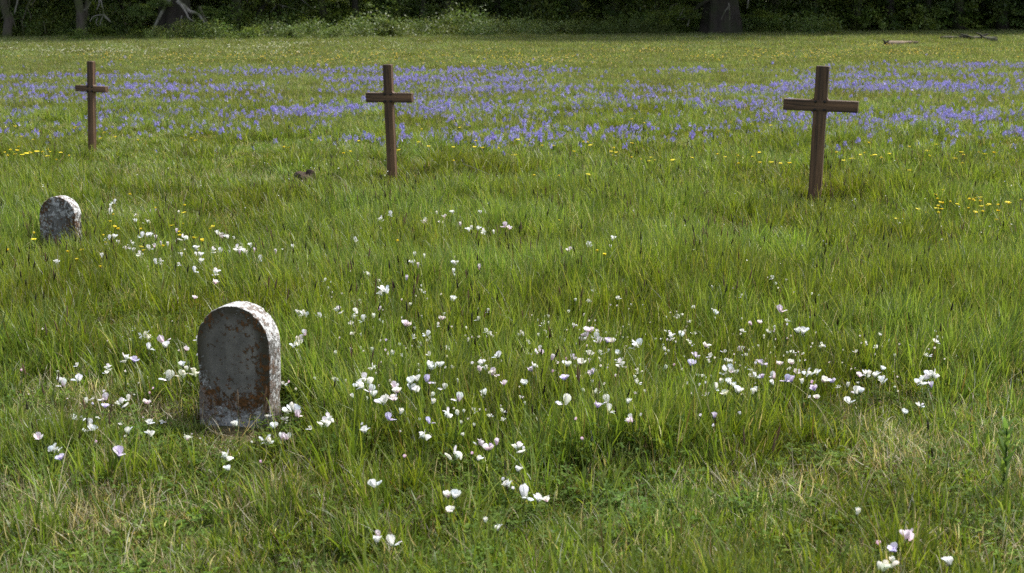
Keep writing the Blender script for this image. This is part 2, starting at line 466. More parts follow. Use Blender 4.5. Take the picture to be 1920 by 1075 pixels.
def grow():
    xs, ys = [], []
    for y0, y1, d in ((3.6, 9.5, 175), (9.5, 14, 120), (14, 24, 70)):
        x, y = sample(y0, y1, d); xs.append(x); ys.append(y)
    x = np.concatenate(xs); y = np.concatenate(ys)
    z = hgt(x, y); u, v = proj(x, y, z)
    tall, dry, clo = zones(u, v, x, y)
    # bare earth at the foot of the stone, nothing inside the stones
    d1 = np.hypot(x - STONE1.x, y - STONE1.y); d2 = np.hypot(x - STONE2.x, y - STONE2.y)
    bare = np.clip(1.2 * gz(u, v, 300, 796, 105, 22) + .9 * gz(u, v, 445, 818, 95, 20) + .75 * gz(u, v, 90, 965, 60, 20) * vnoise(x, y, 3, 9) + .85 * gz(u, v, 300, 955, 60, 20) + .6 * gz(u, v, 700, 960, 45, 16) + .5 * gz(u, v, 1470, 985, 60, 18) + .5 * gz(u, v, 1760, 735, 60, 14), 0, .93)
    keep = (d1 > .2) & (d2 > .15) & (rng.random(len(x)) > bare)
    x, y, z, u, v, tall, dry, clo = (a[keep] for a in (x, y, z, u, v, tall, dry, clo))
    n = len(x); r = rng.random(n)
    meshes = TALL + MID + SHORT + SDRY
    pT = np.clip(tall ** 1.6 * .62, 0, 1); pM = np.clip(.18 + .5 * tall, 0, .8)
    q = rng.random(n)
    kind = np.where(q < pT, 0, np.where(q < pT + pM * (1 - pT), 1, 2))
    kind = np.where((kind == 2) & (rng.random(n) < dry), 3, kind)
    kind = np.where((kind == 1) & (rng.random(n) < dry * .55), 3, kind)
    idx = np.where(kind == 0, rng.integers(0, 4, n), np.where(kind == 1, 4 + rng.integers(0, 4, n), np.where(kind == 2, 8 + rng.integers(0, 4, n), 12 + rng.integers(0, 2, n))))
    s = rng.uniform(.75, 1.25, n)
    sz = s * np.where(kind <= 1, .68 + .5 * tall, .8 + .7 * tall)
    nf = near_foot(x, y); sz = sz * (1 - .62 * nf)
    wide = 1 + .35 * sm(9, 20, y)
    scatter('meadow_grass', np.stack([x, y, z - .004], 1), euler(n), np.stack([s * wide, s * wide, sz], 1), idx, meshes, 'green grass of mixed height across the near meadow')
    # straw
    x, y = sample(3.6, 16, 62); z = hgt(x, y); u, v = proj(x, y, z); tall, dry, clo = zones(u, v, x, y)
    k = (rng.random(len(x)) < dry * 1.25) & (np.hypot(x - STONE1.x, y - STONE1.y) > .16); x, y, z = x[k], y[k], z[k]; n = len(x)
    s = rng.uniform(.7, 1.4, n)
    scatter('dry_straw', np.stack([x, y, z], 1), euler(n, .15), np.stack([s] * 3, 1), rng.integers(0, 3, n), STRAW, 'bleached dead grass lying tangled among the green blades')
    # clover and other low leaves
    x, y = sample(3.6, 12, 75); z = hgt(x, y); u, v = proj(x, y, z); tall, dry, clo = zones(u, v, x, y)
    k = (rng.random(len(x)) < clo * 1.0) & (np.hypot(x - STONE1.x, y - STONE1.y) > .2); x, y, z, tall = x[k], y[k], z[k], tall[k]; n = len(x)
    s = rng.uniform(.8, 1.3, n)
    scatter('clover', np.stack([x, y, z], 1), euler(n, .1), np.stack([s, s, s * (1 + 1.3 * tall)], 1), rng.integers(0, 3, n), FORB, 'low clover-like leaves growing between the grass in the foreground')
    # seed heads and arching stems
    x, y = sample(4.5, 26, 14); z = hgt(x, y); u, v = proj(x, y, z); tall, dry, clo = zones(u, v, x, y)
    k = rng.random(len(x)) < tall ** 1.5 * (.5 + .5 * gz(u, v, 300, 450, 250, 90)) * (v > 300); x, y, z = x[k], y[k], z[k]; n = len(x)
    s = rng.uniform(.75, 1.15, n)
    scatter('seed_heads', np.stack([x, y, z], 1), euler(n, .05), np.stack([s] * 3, 1), (rng.random(n) < .35).astype(int), STALK, 'thin grass stalks with dark seed heads above the tall grass')
    x, y = sample(4.2, 18, 9); z = hgt(x, y); u, v = proj(x, y, z); tall, dry, clo = zones(u, v, x, y)
    k = (rng.random(len(x)) < .25 + dry) & (np.hypot(x - STONE1.x, y - STONE1.y) > .3); x, y, z = x[k], y[k], z[k]; n = len(x)
    s = rng.uniform(.7, 1.2, n)
    scatter('arching_stems', np.stack([x, y, z], 1), euler(n, .1), np.stack([s] * 3, 1), rng.integers(0, 3, n), ARCH, 'long pale grass stems arching over the shorter blades')
    x, y = sample(5.5, 19, 2.2); z = hgt(x, y); u, v = proj(x, y, z); tall, dry, clo = zones(u, v, x, y)
    k = (rng.random(len(x)) < tall ** 1.3 * (.35 + .9 * vnoise(x, y, .6, 51))) & (near_foot(x, y) < .15) & (tall > .35); x, y, z = x[k], y[k], z[k]; n = len(x)
    s = rng.uniform(.7, 1.1, n)
    scatter('grass_tussocks', np.stack([x, y, z], 1), euler(n, .08), np.stack([s, s, s * rng.uniform(.8, 1.05, n)], 1), rng.integers(0, 3, n), TUSS, 'dense dark green tussocks rising out of the meadow grass')
    # far meadow
    xs, ys = [], []
    for y0, y1, d in ((20, 34, 26), (34, 52, 15), (52, 76, 9)):
        x, y = sample(y0, y1, d, .5, 3); xs.append(x); ys.append(y)
    x = np.concatenate(xs); y = np.concatenate(ys); z = hgt(x, y); n = len(x)
    s = rng.uniform(.8, 1.3, n) * (1 + .5 * sm(30, 55, y)); sz = rng.uniform(.7, 1.2, n) * (.75 + .5 * vnoise(x, y, .3, 21))
    scatter('far_meadow_grass', np.stack([x, y, z - .004], 1), euler(n, .08), np.stack([s, s, sz], 1), rng.integers(0, 4, n), FAR, 'sunlit meadow grass stretching back to the edge of the woods')
grow()

# ------------------------------------------------------------------ trees
def leaf_quad(mb, p, d, nrm, L, W, col):
    d = Vector(d); s = d.cross(nrm)
    if s.length < 1e-4: s = Vector((1, 0, 0))
    s.normalize(); p = Vector(p)
    mb.add([p, p + d * (.5 * L) + s * (.5 * W), p + d * L, p + d * (.5 * L) - s * (.5 * W)], [(0, 1, 2, 3)], col)

def rdir():
    z = random.uniform(-1, 1); a = random.uniform(0, 6.283); q = math.sqrt(1 - z * z)
    return Vector((q * math.cos(a), q * math.sin(a), z))

LEAFP = {
    'mid': [((.06, .10, .018), 2), ((.10, .155, .028), 3), ((.15, .205, .04), 3)],  # last entry, weighted up, paints sunlit clumps into the leaf colour
    'dark': [((.045, .078, .016), 3), ((.07, .112, .024), 3), ((.105, .15, .032), 2)],
    'light': [((.085, .135, .03), 3), ((.12, .17, .042), 3), ((.155, .20, .06), 2)],
}

def crown_mesh(kind, wid, h0, h1, clumps, per, lsize, pal):
    """Foliage: clumps of separate leaves, denser low down where they are seen; 'fir' lays them in flat drooping sprays."""
    mb = MB(); P = LEAFP[pal]
    for _ in range(clumps):
        t = random.random() ** 1.7; z = h0 + (h1 - h0) * t
        prof = math.sqrt(max(.05, 1 - (2 * max(t - .25, 0) / 1.5) ** 2)) if kind != 'fir' else max(.12, 1 - t * .85)
        r = wid * prof * random.uniform(.35, 1.0) ** .5; a = random.uniform(0, 6.283)
        c = Vector((r * math.cos(a), r * math.sin(a), z)); base = jit(pick(P), .3)
        cs = random.uniform(.22, .5) * (1 + .5 * t)
        out = Vector((math.cos(a), math.sin(a), 0))
        for _ in range(per):
            if kind == 'fir':
                q = random.uniform(-1, .9) * cs * 1.6; e = random.uniform(-1, 1) * cs * .55 * (1 - .4 * abs(q) / (1.6 * cs))
                p = c + out * q + out.cross(Vector((0, 0, 1))) * e + Vector((0, 0, -.22 * (q + cs) + random.gauss(0, .04)))
                d = (out * random.uniform(.4, 1) + rdir() * .45); nr = Vector((0, 0, 1)) + rdir() * .4
            else:
                p = c + rdir() * (cs * random.random() ** .5); p.z = c.z + (p.z - c.z) * .8
                d = rdir() + out * .6 + Vector((0, 0, -.2)); nr = Vector((0, 0, 1)) + rdir() * .9
            if p.z < .02: p.z = abs(p.z) + .02
            L = lsize * random.uniform(.7, 1.3) * (1 + 1.2 * max(0, p.z - 3.2) / 4)
            leaf_quad(mb, p, d.normalized(), nr, L, L * random.uniform(.4, .65), jit(base, .25))
    return mb.mesh('crown', M_LEAF, smooth=False)

CROWNS = [crown_mesh('round', 2.5, .3, 8.5, 170, 60, .13, 'mid'), crown_mesh('round', 2.2, .9, 8.0, 170, 60, .12, 'dark'),
          crown_mesh('fir', 2.6, .25, 9.0, 190, 60, .12, 'mid'), crown_mesh('fir', 2.2, .6, 9.5, 180, 60, .12, 'dark'),
          crown_mesh('round', 2.0, .15, 7.0, 150, 60, .12, 'light')]
def canopy_mesh(rad, h0, h1, n, pal):
    """The high part of a tall tree: big leaf clumps well above the ground."""
    mb = MB(); P = LEAFP[pal]
    for _ in range(n):
        t = random.random(); z = h0 + (h1 - h0) * t; r = rad * math.sqrt(max(.08, 1 - (2 * t - .8) ** 2 * .7)) * random.random() ** .5; a = random.uniform(0, 6.283)
        leaf_quad(mb, (r * math.cos(a), r * math.sin(a), z), (rdir() + Vector((0, 0, -.2))).normalized(), Vector((0, 0, 1)) + rdir() * .8, random.uniform(.4, .75), random.uniform(.25, .45), jit(pick(P), .3))
    return mb.mesh('high_crown', M_LEAF, smooth=False)
CANOPY = [canopy_mesh(4.2, 7, 20, 2600, 'mid'), canopy_mesh(6.5, 5.5, 17, 3400, 'dark')]
SHRUBS = [crown_mesh('round', .95, .05, .85, 60, 46, .085, 'light'), crown_mesh('round', .9, .05, .65, 55, 46, .08, 'light'),
          crown_mesh('fir', .9, .06, .75, 60, 46, .09, 'light'), crown_mesh('round', .95, .05, .75, 60, 46, .085, 'mid'), crown_mesh('fir', .9, .05, .6, 55, 46, .085, 'mid')]

def trunk_mesh(r0, h, name='trunk', m=M_BARK, flare=1.5, lump=.12, lean=.1, n=10):
    mb = MB(); pts, rad = [], []
    dx, dy = random.uniform(-lean, lean), random.uniform(-lean, lean)
    for i in range(9):
        t = i / 8; pts.append((dx * t * h + random.uniform(-.12, .12) * r0, dy * t * h + random.uniform(-.12, .12) * r0, -.1 + (h + .1) * t))
        rad.append(r0 * (1 - .7 * t) * (1 + (flare - 1) * math.exp(-t * h / (1.6 * r0))))
    tube(mb, pts, rad, n, (1, 1, 1), lump)
    for _ in range(6):                                        # limbs
        t = random.uniform(.25, .85); a = random.uniform(0, 6.283); p = Vector((dx * t * h, dy * t * h, h * t)); L = random.uniform(.8, 2.0)
        e = p + Vector((math.cos(a) * L, math.sin(a) * L, random.uniform(-.1, .9)))
        tube(mb, smooth_path([p, p.lerp(e, .5) + Vector((0, 0, random.uniform(-.1, .25))), e], 2), [r0 * .34, r0 * .3, r0 * .22, r0 * .15, r0 * .08], 6, (1, 1, 1), .1)
    return mb.mesh(name, m)

TRUNKS = [trunk_mesh(.20, 6.5), trunk_mesh(.28, 7), trunk_mesh(.16, 6, m=M_BARKD), trunk_mesh(.24, 7, m=M_BARKD)]

TREE_KIND = ['leafy green low-branched tree', 'dark dense-crowned tree', 'green tree with feathery sprays',
             'dark tree with drooping sprays', 'pale green bushy tree']
GT = 'trees along the edge of the woods'

def tree(u, y, k, label, s=1.0, tk=None):
    x = on_depth(u, 60, y).x; z = float(hgt(x, y))
    t = thing('tree', label, 'tree', (x, y, z), (0, 0, random.uniform(0, 6.283)), GT)
    obj('trunk', TRUNKS[random.randrange(4) if tk is None else tk], t)
    obj('crown', CROWNS[k], t, scale=(s, s, s * random.uniform(.92, 1.1)))
    if u in (30, 225, 440, 520, 610, 1530, 1735, 1950, 2190): obj('crown', CANOPY[0], t, scale=(1, 1, 1 if u < 300 else .8))
    return t

WHERE = [(-400, 'far outside'), (60, 'beside the grey mossy branches'), (230, 'between grey-trunked and gnarled trees'), (400, 'just right of the gnarled dead-limbed tree'),
         (700, 'behind brambles near the middle cross'), (1000, 'behind the bramble bank between the crosses'), (1250, 'left of the thick dark trunk'),
         (1480, 'right of the thick dark trunk'), (1700, 'behind the right cross and logs'), (1900, 'beyond the two fallen logs')]
def where(u): return min(WHERE[1:], key=lambda w_: abs(w_[0] - u))[1]
ORD = ['', 'first', 'second', 'third', 'fourth', 'fifth', 'sixth', 'seventh', 'eighth', 'ninth', 'tenth', 'eleventh', 'twelfth', 'thirteenth', 'fourteenth', 'fifteenth', 'sixteenth', 'seventeenth', 'eighteenth', 'nineteenth', 'twentieth']

# front row, left to right: (pixel column, distance, kind)
front = [(-330, 62, 1), (-200, 63, 3), (-70, 62, 1), (30, 63, 1), (118, 64, 0), (225, 66, 3), (440, 64.5, 0), (520, 66, 1), (610, 64.5, 2), (668, 63.5, 2),
         (745, 67, 3), (790, 65.5, 4), (845, 67, 1), (935, 67.5, 3), (1010, 68, 1), (1075, 67.5, 2), (1150, 68, 1), (1235, 66.5, 2), (1300, 67.5, 0), (1450, 68, 1),
         (1530, 67.5, 2), (1600, 68.5, 3), (1668, 68, 0), (1735, 68.5, 2), (1800, 69, 1), (1880, 68.5, 3), (1950, 69, 1), (2060, 68, 2), (2190, 69, 1), (2320, 68, 3)]
cnt = {}
for u, y, k in front:
    key = (k, where(u)); cnt[key] = cnt.get(key, 0) + 1
seen = {}
for u, y, k in front:
    key = (k, where(u)); seen[key] = seen.get(key, 0) + 1
    lab = TREE_KIND[k] + ' ' + where(u)
    if u < -50: lab = TREE_KIND[k] + ' past the left edge, ' + ('outermost', 'middle one', 'innermost')[[-330, -200, -70].index(u)]
    elif u > 1940: lab = TREE_KIND[k] + ' past the right end, ' + ORD[[1950, 2060, 2190, 2320].index(u) + 1] + ' from the logs'
    elif cnt[key] > 1: lab = TREE_KIND[k] + ' ' + where(u) + ', ' + ORD[seen[key]] + ' from left'
    tree(u, y, k, lab, random.uniform(.9, 1.1))

# the rest of the wood, one mass behind them
def woods():
    P, ro, scl, ix = [], [], [], []
    for y0 in (72, 76, 80, 85, 91, 98):
        for x in np.arange(-48, 49, 2.3):
            P.append((x + random.uniform(-1, 1), y0 + random.uniform(-1.5, 1.5), 0)); ro.append((0, 0, random.uniform(0, 6.283)))
            s = random.uniform(1.0, 1.35); scl.append((s, s, s)); ix.append(random.choice((0, 1, 1, 2, 2)))
    scatter('woods', P, ro, scl, ix, [CROWNS[1], CROWNS[3], CROWNS[0]], 'deep dark wood standing behind the front row of trees')
woods()

def limb(parent, name, pix, y, r0, r1, m, dy=0.0, n=6, lump=.15, label=None):
    """A limb drawn through places given as pixel columns and rows at a distance, in the parent's own space."""
    pts = [on_depth(u, v, y + dy * i) for i, (u, v) in enumerate(pix)]
    pts = smooth_path(pts, 3); k = len(pts); mb = MB()
    tube(mb, [p - parent.location for p in pts], [r0 + (r1 - r0) * i / (k - 1) for i in range(k)], n, (1, 1, 1), lump)
    o = obj(name, mb.mesh(name, m), parent)
    if label: o['label'] = label
    return o

def big_trunk(parent, r, h, m, arms=7, seed=3):
    """A massive fluted trunk with spreading roots."""
    rs = random.Random(seed); mb = MB(); n = 28; rows = 12; ph = [rs.uniform(0, 6.28) for _ in range(4)]; vs_, fs = [], []
    for i in range(rows):
        t = i / (rows - 1); z = -.15 + (h + .15) * t
        for k in range(n):
            a = 2 * math.pi * k / n
            fl = 1 + (.10 * math.sin(arms * a + ph[0]) + .07 * math.sin(4 * a + ph[1] + z)) * (1.2 - .6 * t) + .24 * math.exp(-max(z, 0) * 2.6) * (1 + .4 * math.sin(arms * a + ph[0]))
            q = r * (1 - .25 * t) * fl * (1 + rs.uniform(-.04, .04))
            vs_.append((q * math.cos(a), q * math.sin(a) * .85, z))
    for i in range(rows - 1):
        for k in range(n): fs.append((i * n + k, i * n + (k + 1) % n, (i + 1) * n + (k + 1) % n, (i + 1) * n + k))
    fs.append(tuple((rows - 1) * n + k for k in range(n)))
    mb.add(vs_, fs); return obj('trunk', mb.mesh('trunk', m), parent)

# the gnarled tree with dead white limbs
p = at(328, 70); t = thing('tree', 'gnarled old tree with a massive trunk and dead white limbs', 'tree', p)
big_trunk(t, .66, 4.5, M_BARKD, 7, 4); Y = p.y - .8
limb(t, 'dead_limb', [(322, -12), (314, 6), (303, 24), (294, 42), (287, 56), (279, 68)], Y, .085, .05, M_DEAD, label='white barkless limb hanging to the ground on the left')
limb(t, 'dead_limb', [(332, 2), (345, 12), (356, 22), (369, 26), (380, 36), (386, 46)], Y, .10, .06, M_DEAD, label='pale limb bending over on the right')
limb(t, 'dead_limb', [(338, 8), (348, 22), (353, 33), (362, 40)], Y - .15, .055, .025, M_DEAD)
limb(t, 'mossy_limb', [(374, 12), (380, 28), (389, 45), (402, 58), (412, 64)], Y, .06, .09, M_BARK, label='mossy reddish limb sloping to the ground')
limb(t, 'dead_limb', [(308, -6), (309, 12), (302, 24)], Y, .03, .02, M_DEAD)
limb(t, 'dead_limb', [(341, 30), (338, 44), (340, 58)], Y - .2, .022, .015, M_DEAD)
limb(t, 'dead_limb', [(384, 48), (383, 56), (385, 62)], Y - .1, .03, .015, M_DEAD)
obj('crown', CROWNS[1], t, (0, .8, 2.3)); obj('crown', CANOPY[0], t, (0, 0, -1))
for i, (x, y, z, q) in enumerate(((-.35, -.8, 1.3, .5), (1.5, -.3, 1.0, .6), (-1.3, -.2, .9, .6))): obj('bough', SHRUBS[3 + i % 2], t, (x, y, z), (0, 0, i * 1.7), (q, q, q * .8))

# the thick dark tree on the right
p = at(1351, 67); t = thing('tree', 'tree with a very thick dark trunk standing before the right half of woods', 'tree', p)
big_trunk(t, .74, 4.5, M_BARKD, 6, 9); Y = p.y - .7
limb(t, 'limb', [(1345, -8), (1322, 4), (1305, 16), (1293, 30), (1277, 37)], Y + .4, .10, .05, M_BARKD)
limb(t, 'dead_limb', [(1283, 15), (1278, 24), (1274, 32), (1271, 38)], Y + .3, .045, .025, M_DEAD)
limb(t, 'dead_limb', [(1271, 7), (1258, 12), (1256, 20), (1262, 34)], Y + .3, .025, .015, M_BARK)
limb(t, 'dead_limb', [(1366, 6), (1368, 22), (1368, 38)], Y - .3, .03, .015, M_DEAD)
limb(t, 'dead_limb', [(1365, 14), (1357, 26), (1352, 38)], Y - .3, .022, .01, M_DEAD)
limb(t, 'dead_limb', [(1404, -4), (1402, 8), (1401, 16)], Y - .1, .03, .02, M_DEAD)
limb(t, 'dead_limb', [(1295, 30), (1291, 42), (1289, 50)], Y + .2, .025, .015, M_DEAD)
obj('crown', CROWNS[0], t, (0, .5, 2.0), scale=(1.15, 1.15, .9)); obj('crown', CANOPY[1], t); obj('crown', CROWNS[3], t, (.8, 1.5, 1.5))
for i, (x, y, z, q) in enumerate(((-1.75, -.4, .75, .75), (1.7, -.4, .8, .7), (-2.6, -.1, .5, .8), (-1.2, -.9, 1.5, .35))): obj('bough', SHRUBS[3 + i % 2], t, (x, y, z), (0, 0, i * 1.3), (q, q, q * .8))

# grey trunks and bare branches at the left
p = at(154, 72); t = thing('tree', 'grey-trunked tree with pale bare branches curling to the ground', 'tree', p); Y = p.y
limb(t, 'trunk', [(151, 70), (153, 45), (150, 20), (146, -15), (150, -80)], Y, .22, .14, M_BARK, n=9)
limb(t, 'trunk', [(160, 70), (158, 40), (162, 15), (166, -12), (168, -80)], Y + .2, .11, .09, M_BARK, n=8)
for pix, r in (([(186, -8), (192, 12), (194, 26), (190, 38), (187, 48)], .045), ([(194, 28), (182, 29), (173, 33), (168, 42)], .03), ([(194, 28), (202, 36), (208, 42)], .09),
               ([(170, 4), (165, 14), (156, 20)], .04), ([(184, -6), (186, 8), (180, 20)], .03), ([(183, 34), (180, 42), (184, 50)], .025)):
    limb(t, 'dead_limb', pix, Y - .4, r * .75, r * .35, M_DEAD)
obj('crown', CROWNS[1], t, (0, .6, 2.2))
p = at(35, 74); t = thing('tree', 'mossy grey tree with many bare drooping branches at the left end', 'tree', p); Y = p.y
limb(t, 'trunk', [(12, 74), (16, 40), (8, 10), (2, -60)], Y + .4, .2, .12, M_BARK, n=8)
for pix, r in (([(36, -10), (31, 10), (27, 26)], .05), ([(16, -6), (18, 12), (8, 30), (2, 36)], .04), ([(62, -8), (50, 14), (46, 30), (40, 42)], .04), ([(41, 40), (43, 55), (44, 68)], .03),
               ([(70, -6), (62, 6), (60, 14)], .03), ([(20, 22), (26, 40), (30, 56)], .03), ([(8, 8), (-6, 26), (-14, 40)], .04), ([(50, 14), (58, 30), (56, 40)], .025), ([(82, 40), (84, 54), (86, 64)], .03)):
    limb(t, 'bare_branch', pix, Y - .5, r * .75, r * .35, M_DEAD if r > .045 else M_BARK)
obj('crown', CROWNS[3], t, (-.4, .7, 1.7))
# bare branch tree right of the gnarled one
p = at(500, 66); t = thing('tree', 'dark leaning tree with thin bare branches above the brambles', 'tree', p); Y = p.y
limb(t, 'trunk', [(470, 66), (478, 36), (494, 14), (512, -20), (530, -90)], Y, .13, .1, M_BARKD, n=8)
for pix, r in (([(505, 4), (530, 11), (552, 17), (575, 27), (592, 36)], .028), ([(528, 10), (534, 20), (542, 30)], .018), ([(560, -6), (578, 10), (596, 22)], .02), ([(520, 7), (512, 18), (506, 24)], .02)):
    limb(t, 'bare_branch', pix, Y - .3, r, r * .4, M_DEAD)
obj('crown', CROWNS[1], t, (.6, .8, 2.1))

# brambles and saplings at the foot of the wood
GB = 'low bushes at the foot of the woods'
bush = [(20, 71, 4, .9), (95, 70, 3, 1.0), (150, 76, 4, .75), (200, 72, 4, .8), (262, 76, 4, .7), (300, 77, 3, .6), (352, 75, 3, .8), (398, 76, 3, .9), (432, 73, 4, .9), (470, 77, 4, 1.0), (510, 74, 0, .95),
        (548, 77, 2, .9), (585, 74, 0, .9), (625, 76, 2, .8), (662, 73, 1, .9), (700, 71, 0, 1.15), (728, 72, 2, 1.25), (762, 69, 1, .75), (800, 70, 0, 1.0), (835, 68, 2, 1.15),
        (870, 68, 0, 1.2), (905, 70, 1, 1.05), (945, 69, 1, .9), (980, 67, 0, .85), (1020, 68, 1, .8), (1055, 68, 2, .8), (1092, 67, 1, .85), (1130, 67, 0, .8), (1165, 66, 0, 1.05), (1200, 67, 1, .75),
        (1240, 67, 1, .8), (1283, 66, 4, .8), (1400, 66, 0, .8), (1425, 66, 2, 1.0), (1460, 65, 3, 1.0), (1500, 65, 0, .95), (1540, 66, 3, .9), (1645, 58, 3, .7), (1800, 57, 0, .35), (1848, 58, 3, .7), (1897, 57, 0, .55),
        (-90, 72, 3, 1), (-200, 73, 4, 1), (2000, 58, 3, .9), (2130, 59, 4, .9)]
BK = ['pale green leafy bramble mound', 'low pale green bramble mound', 'feathery pale green fern-like bush', 'mid green leafy bush', 'low dark green ferny bush']
bw = [(-150, 'past the left end of the woods'), (60, 'under the grey bare branches'), (190, 'under the grey-trunked tree'), (300, 'at the foot of the gnarled tree'), (400, 'beside the sloping mossy limb'), (500, 'under the dark leaning tree'),
      (640, 'at the woods edge, left of the middle cross'), (770, 'at the woods edge above the middle cross'), (900, 'in the tallest part of the bramble bank'), (1030, 'in the low middle of the bramble bank'), (1180, 'at the right part of the bramble bank'),
      (1300, 'left of the thick dark trunk'), (1430, 'just right of the thick dark trunk'), (1520, 'above the right cross'), (1650, 'above the pale log'), (1800, 'behind the dark log'), (1890, 'past the dark log'), (2060, 'past the right end of the logs')]
bwhere = lambda u: min(bw, key=lambda q: abs(q[0] - u))[1]
bc = {}
for b in bush: bc.setdefault((b[2], bwhere(b[0])), []).append(b)
for (k, wh), L in bc.items():
    for i, (u, v, k, s) in enumerate(sorted(L)):
        pp = at(u, v); lab = BK[k] + ' ' + wh
        if len(L) > 1: lab += ', ' + (('left one', 'right one') if len(L) == 2 else ('leftmost', 'second', 'third', 'fourth'))[i]
        o = obj('bush', SHRUBS[k], None, pp, (0, 0, random.uniform(0, 6.283)), (s, s, s * random.uniform(.85, 1.1))); tag(o, lab, 'bush', GB)

tallb = [(436, 66, 3, 1.5), (572, 66, 3, 1.5), (640, 66, 4, 1.8), (705, 64, 3, 1.6), (772, 63, 4, 1.5), (1010, 62, 3, 1.5), (1085, 62, 4, 1.7), (1235, 62, 3, 1.7), (1290, 62, 4, 1.5), (1455, 61, 4, 1.8), (1525, 60, 3, 1.7), (1590, 58, 4, 1.9), (1648, 57, 3, 1.8), (1705, 57, 4, 2.0), (1765, 57, 3, 1.6), (1850, 56, 4, 1.9), (1915, 56, 3, 1.8), (110, 68, 3, 1.5), (215, 68, 3, 1.3)]
for i, (u, v, k, q) in enumerate(sorted(tallb)):
    tag(obj('bush', SHRUBS[3 if k == 3 else 2 if i % 3 == 0 else 4], None, at(u, v), (0, 0, random.uniform(0, 6.283)), (q, q, q * random.uniform(.9, 1.15))), 'tall %s bush under the trees, %s from left' % ('leafy green' if k == 3 else 'ferny green', ORD[i + 1]), 'bush', GB)

# ------------------------------------------------------------------ fallen wood
def log_thing(name, label, pix, r, m, stubs, cat='log'):
    P = [at(u, v, r * 1.3) for u, v in pix]; t = thing(name, label, cat, P[0] - Vector((0, 0, r)))
    mb = MB(); pts = smooth_path(P, 3); k = len(pts)
    tube(mb, [q - t.location for q in pts], [r * (1.0 - .45 * i / (k - 1)) * random.uniform(.9, 1.1) for i in range(k)], 8, (1, 1, 1), .14)
    obj('trunk', mb.mesh('log_trunk', m), t)
    for i, dx, dz, rr in stubs:
        q = pts[int(i * (k - 1))] - t.location; b = MB()
        tube(b, smooth_path([q, q + Vector((dx * .5, -.05, dz * .7)), q + Vector((dx, -.08, dz))], 2), [rr, rr * .9, rr * .8, rr * .6, rr * .35], 6, (1, 1, 1), .15)
        obj('branch_stub', b.mesh('branch_stub', M_BARKD if m != M_DEAD else m), t)
    return t
log_thing('fallen_log', 'pale tan fallen log lying in the far grass above the right cross', [(1660, 82), (1680, 81), (1700, 80), (1722, 80)], .09, M_DRIFT, [(.03, -.12, .14, .04), (.1, .15, .12, .03)])
log_thing('fallen_log', 'dark grey fallen log with broken stubs, farther right near the woods', [(1866, 76), (1845, 72), (1822, 72), (1795, 71), (1763, 71)], .10, M_BARK,
          [(.25, -.35, .2, .05), (.4, .3, .16, .06), (.5, -.5, .16, .06), (.3, .5, .05, .05), (.6, -.4, .1, .04)])
log_thing('fallen_branch', 'thin pale branch lying in the shade before the thick dark trunk', [(1332, 68), (1310, 71), (1284, 74)], .045, M_DEAD, [(.5, -.2, .06, .02)], 'branch')
log_thing('fallen_branch', 'short pale broken branch standing in the bramble bank', [(788, 68), (787, 62), (783, 56)], .05, M_DEAD, [], 'branch')
log_thing('fallen_branch', 'bleached branch lying along the right end of the bramble bank', [(1172, 56), (1188, 55), (1204, 56)], .05, M_DEAD, [(.5, .1, .08, .02)], 'branch')

def stump():
    p = at(571, 348); p.z += .02; t = thing('rotten_stump', 'small dark brown rotten stump low in the grass left of the middle cross', 'stump', p)
    rs = random.Random(2); mb = MB(); n = 22; vs_, fs = [], []
    top = [.105 + .02 * math.sin(12.566 * k / n + 1) + rs.uniform(-.012, .014) for k in range(n)]
    for i, (q, zf) in enumerate(((1.15, -.02), (1.0, .35), (.93, .75), (.84, .92), (.6, 1.0), (.3, 1.03))):
        for k in range(n):
            a = 6.283 * k / n; r = .118 * q * (1 + .12 * math.sin(3 * a) + rs.uniform(-.06, .06))
            vs_.append((r * math.cos(a), r * math.sin(a) * .85, (top[k] * zf * 1.05 if zf > 0 else -.06)))
    for i in range(5):
        for k in range(n): fs.append((i * n + k, i * n + (k + 1) % n, (i + 1) * n + (k + 1) % n, (i + 1) * n + k))
    fs.append(tuple(5 * n + k for k in range(n))); mb.add(vs_, fs)
    obj('stump_body', mb.mesh('stump_body', M_ROT, False), t)
    for i in range(3):
        b = MB(); a = rs.uniform(0, 6.283); q = Vector((.05 * math.cos(a), .04 * math.sin(a), .10))
        tube(b, [q, q + Vector((.008, 0, .006)), q + Vector((rs.uniform(-.015, .015), 0, rs.uniform(.004, .016)))], [.016, .013, .004], 5, (1, 1, 1), .2)
        obj('splinter', b.mesh('splinter', M_ROT), t)
stump()

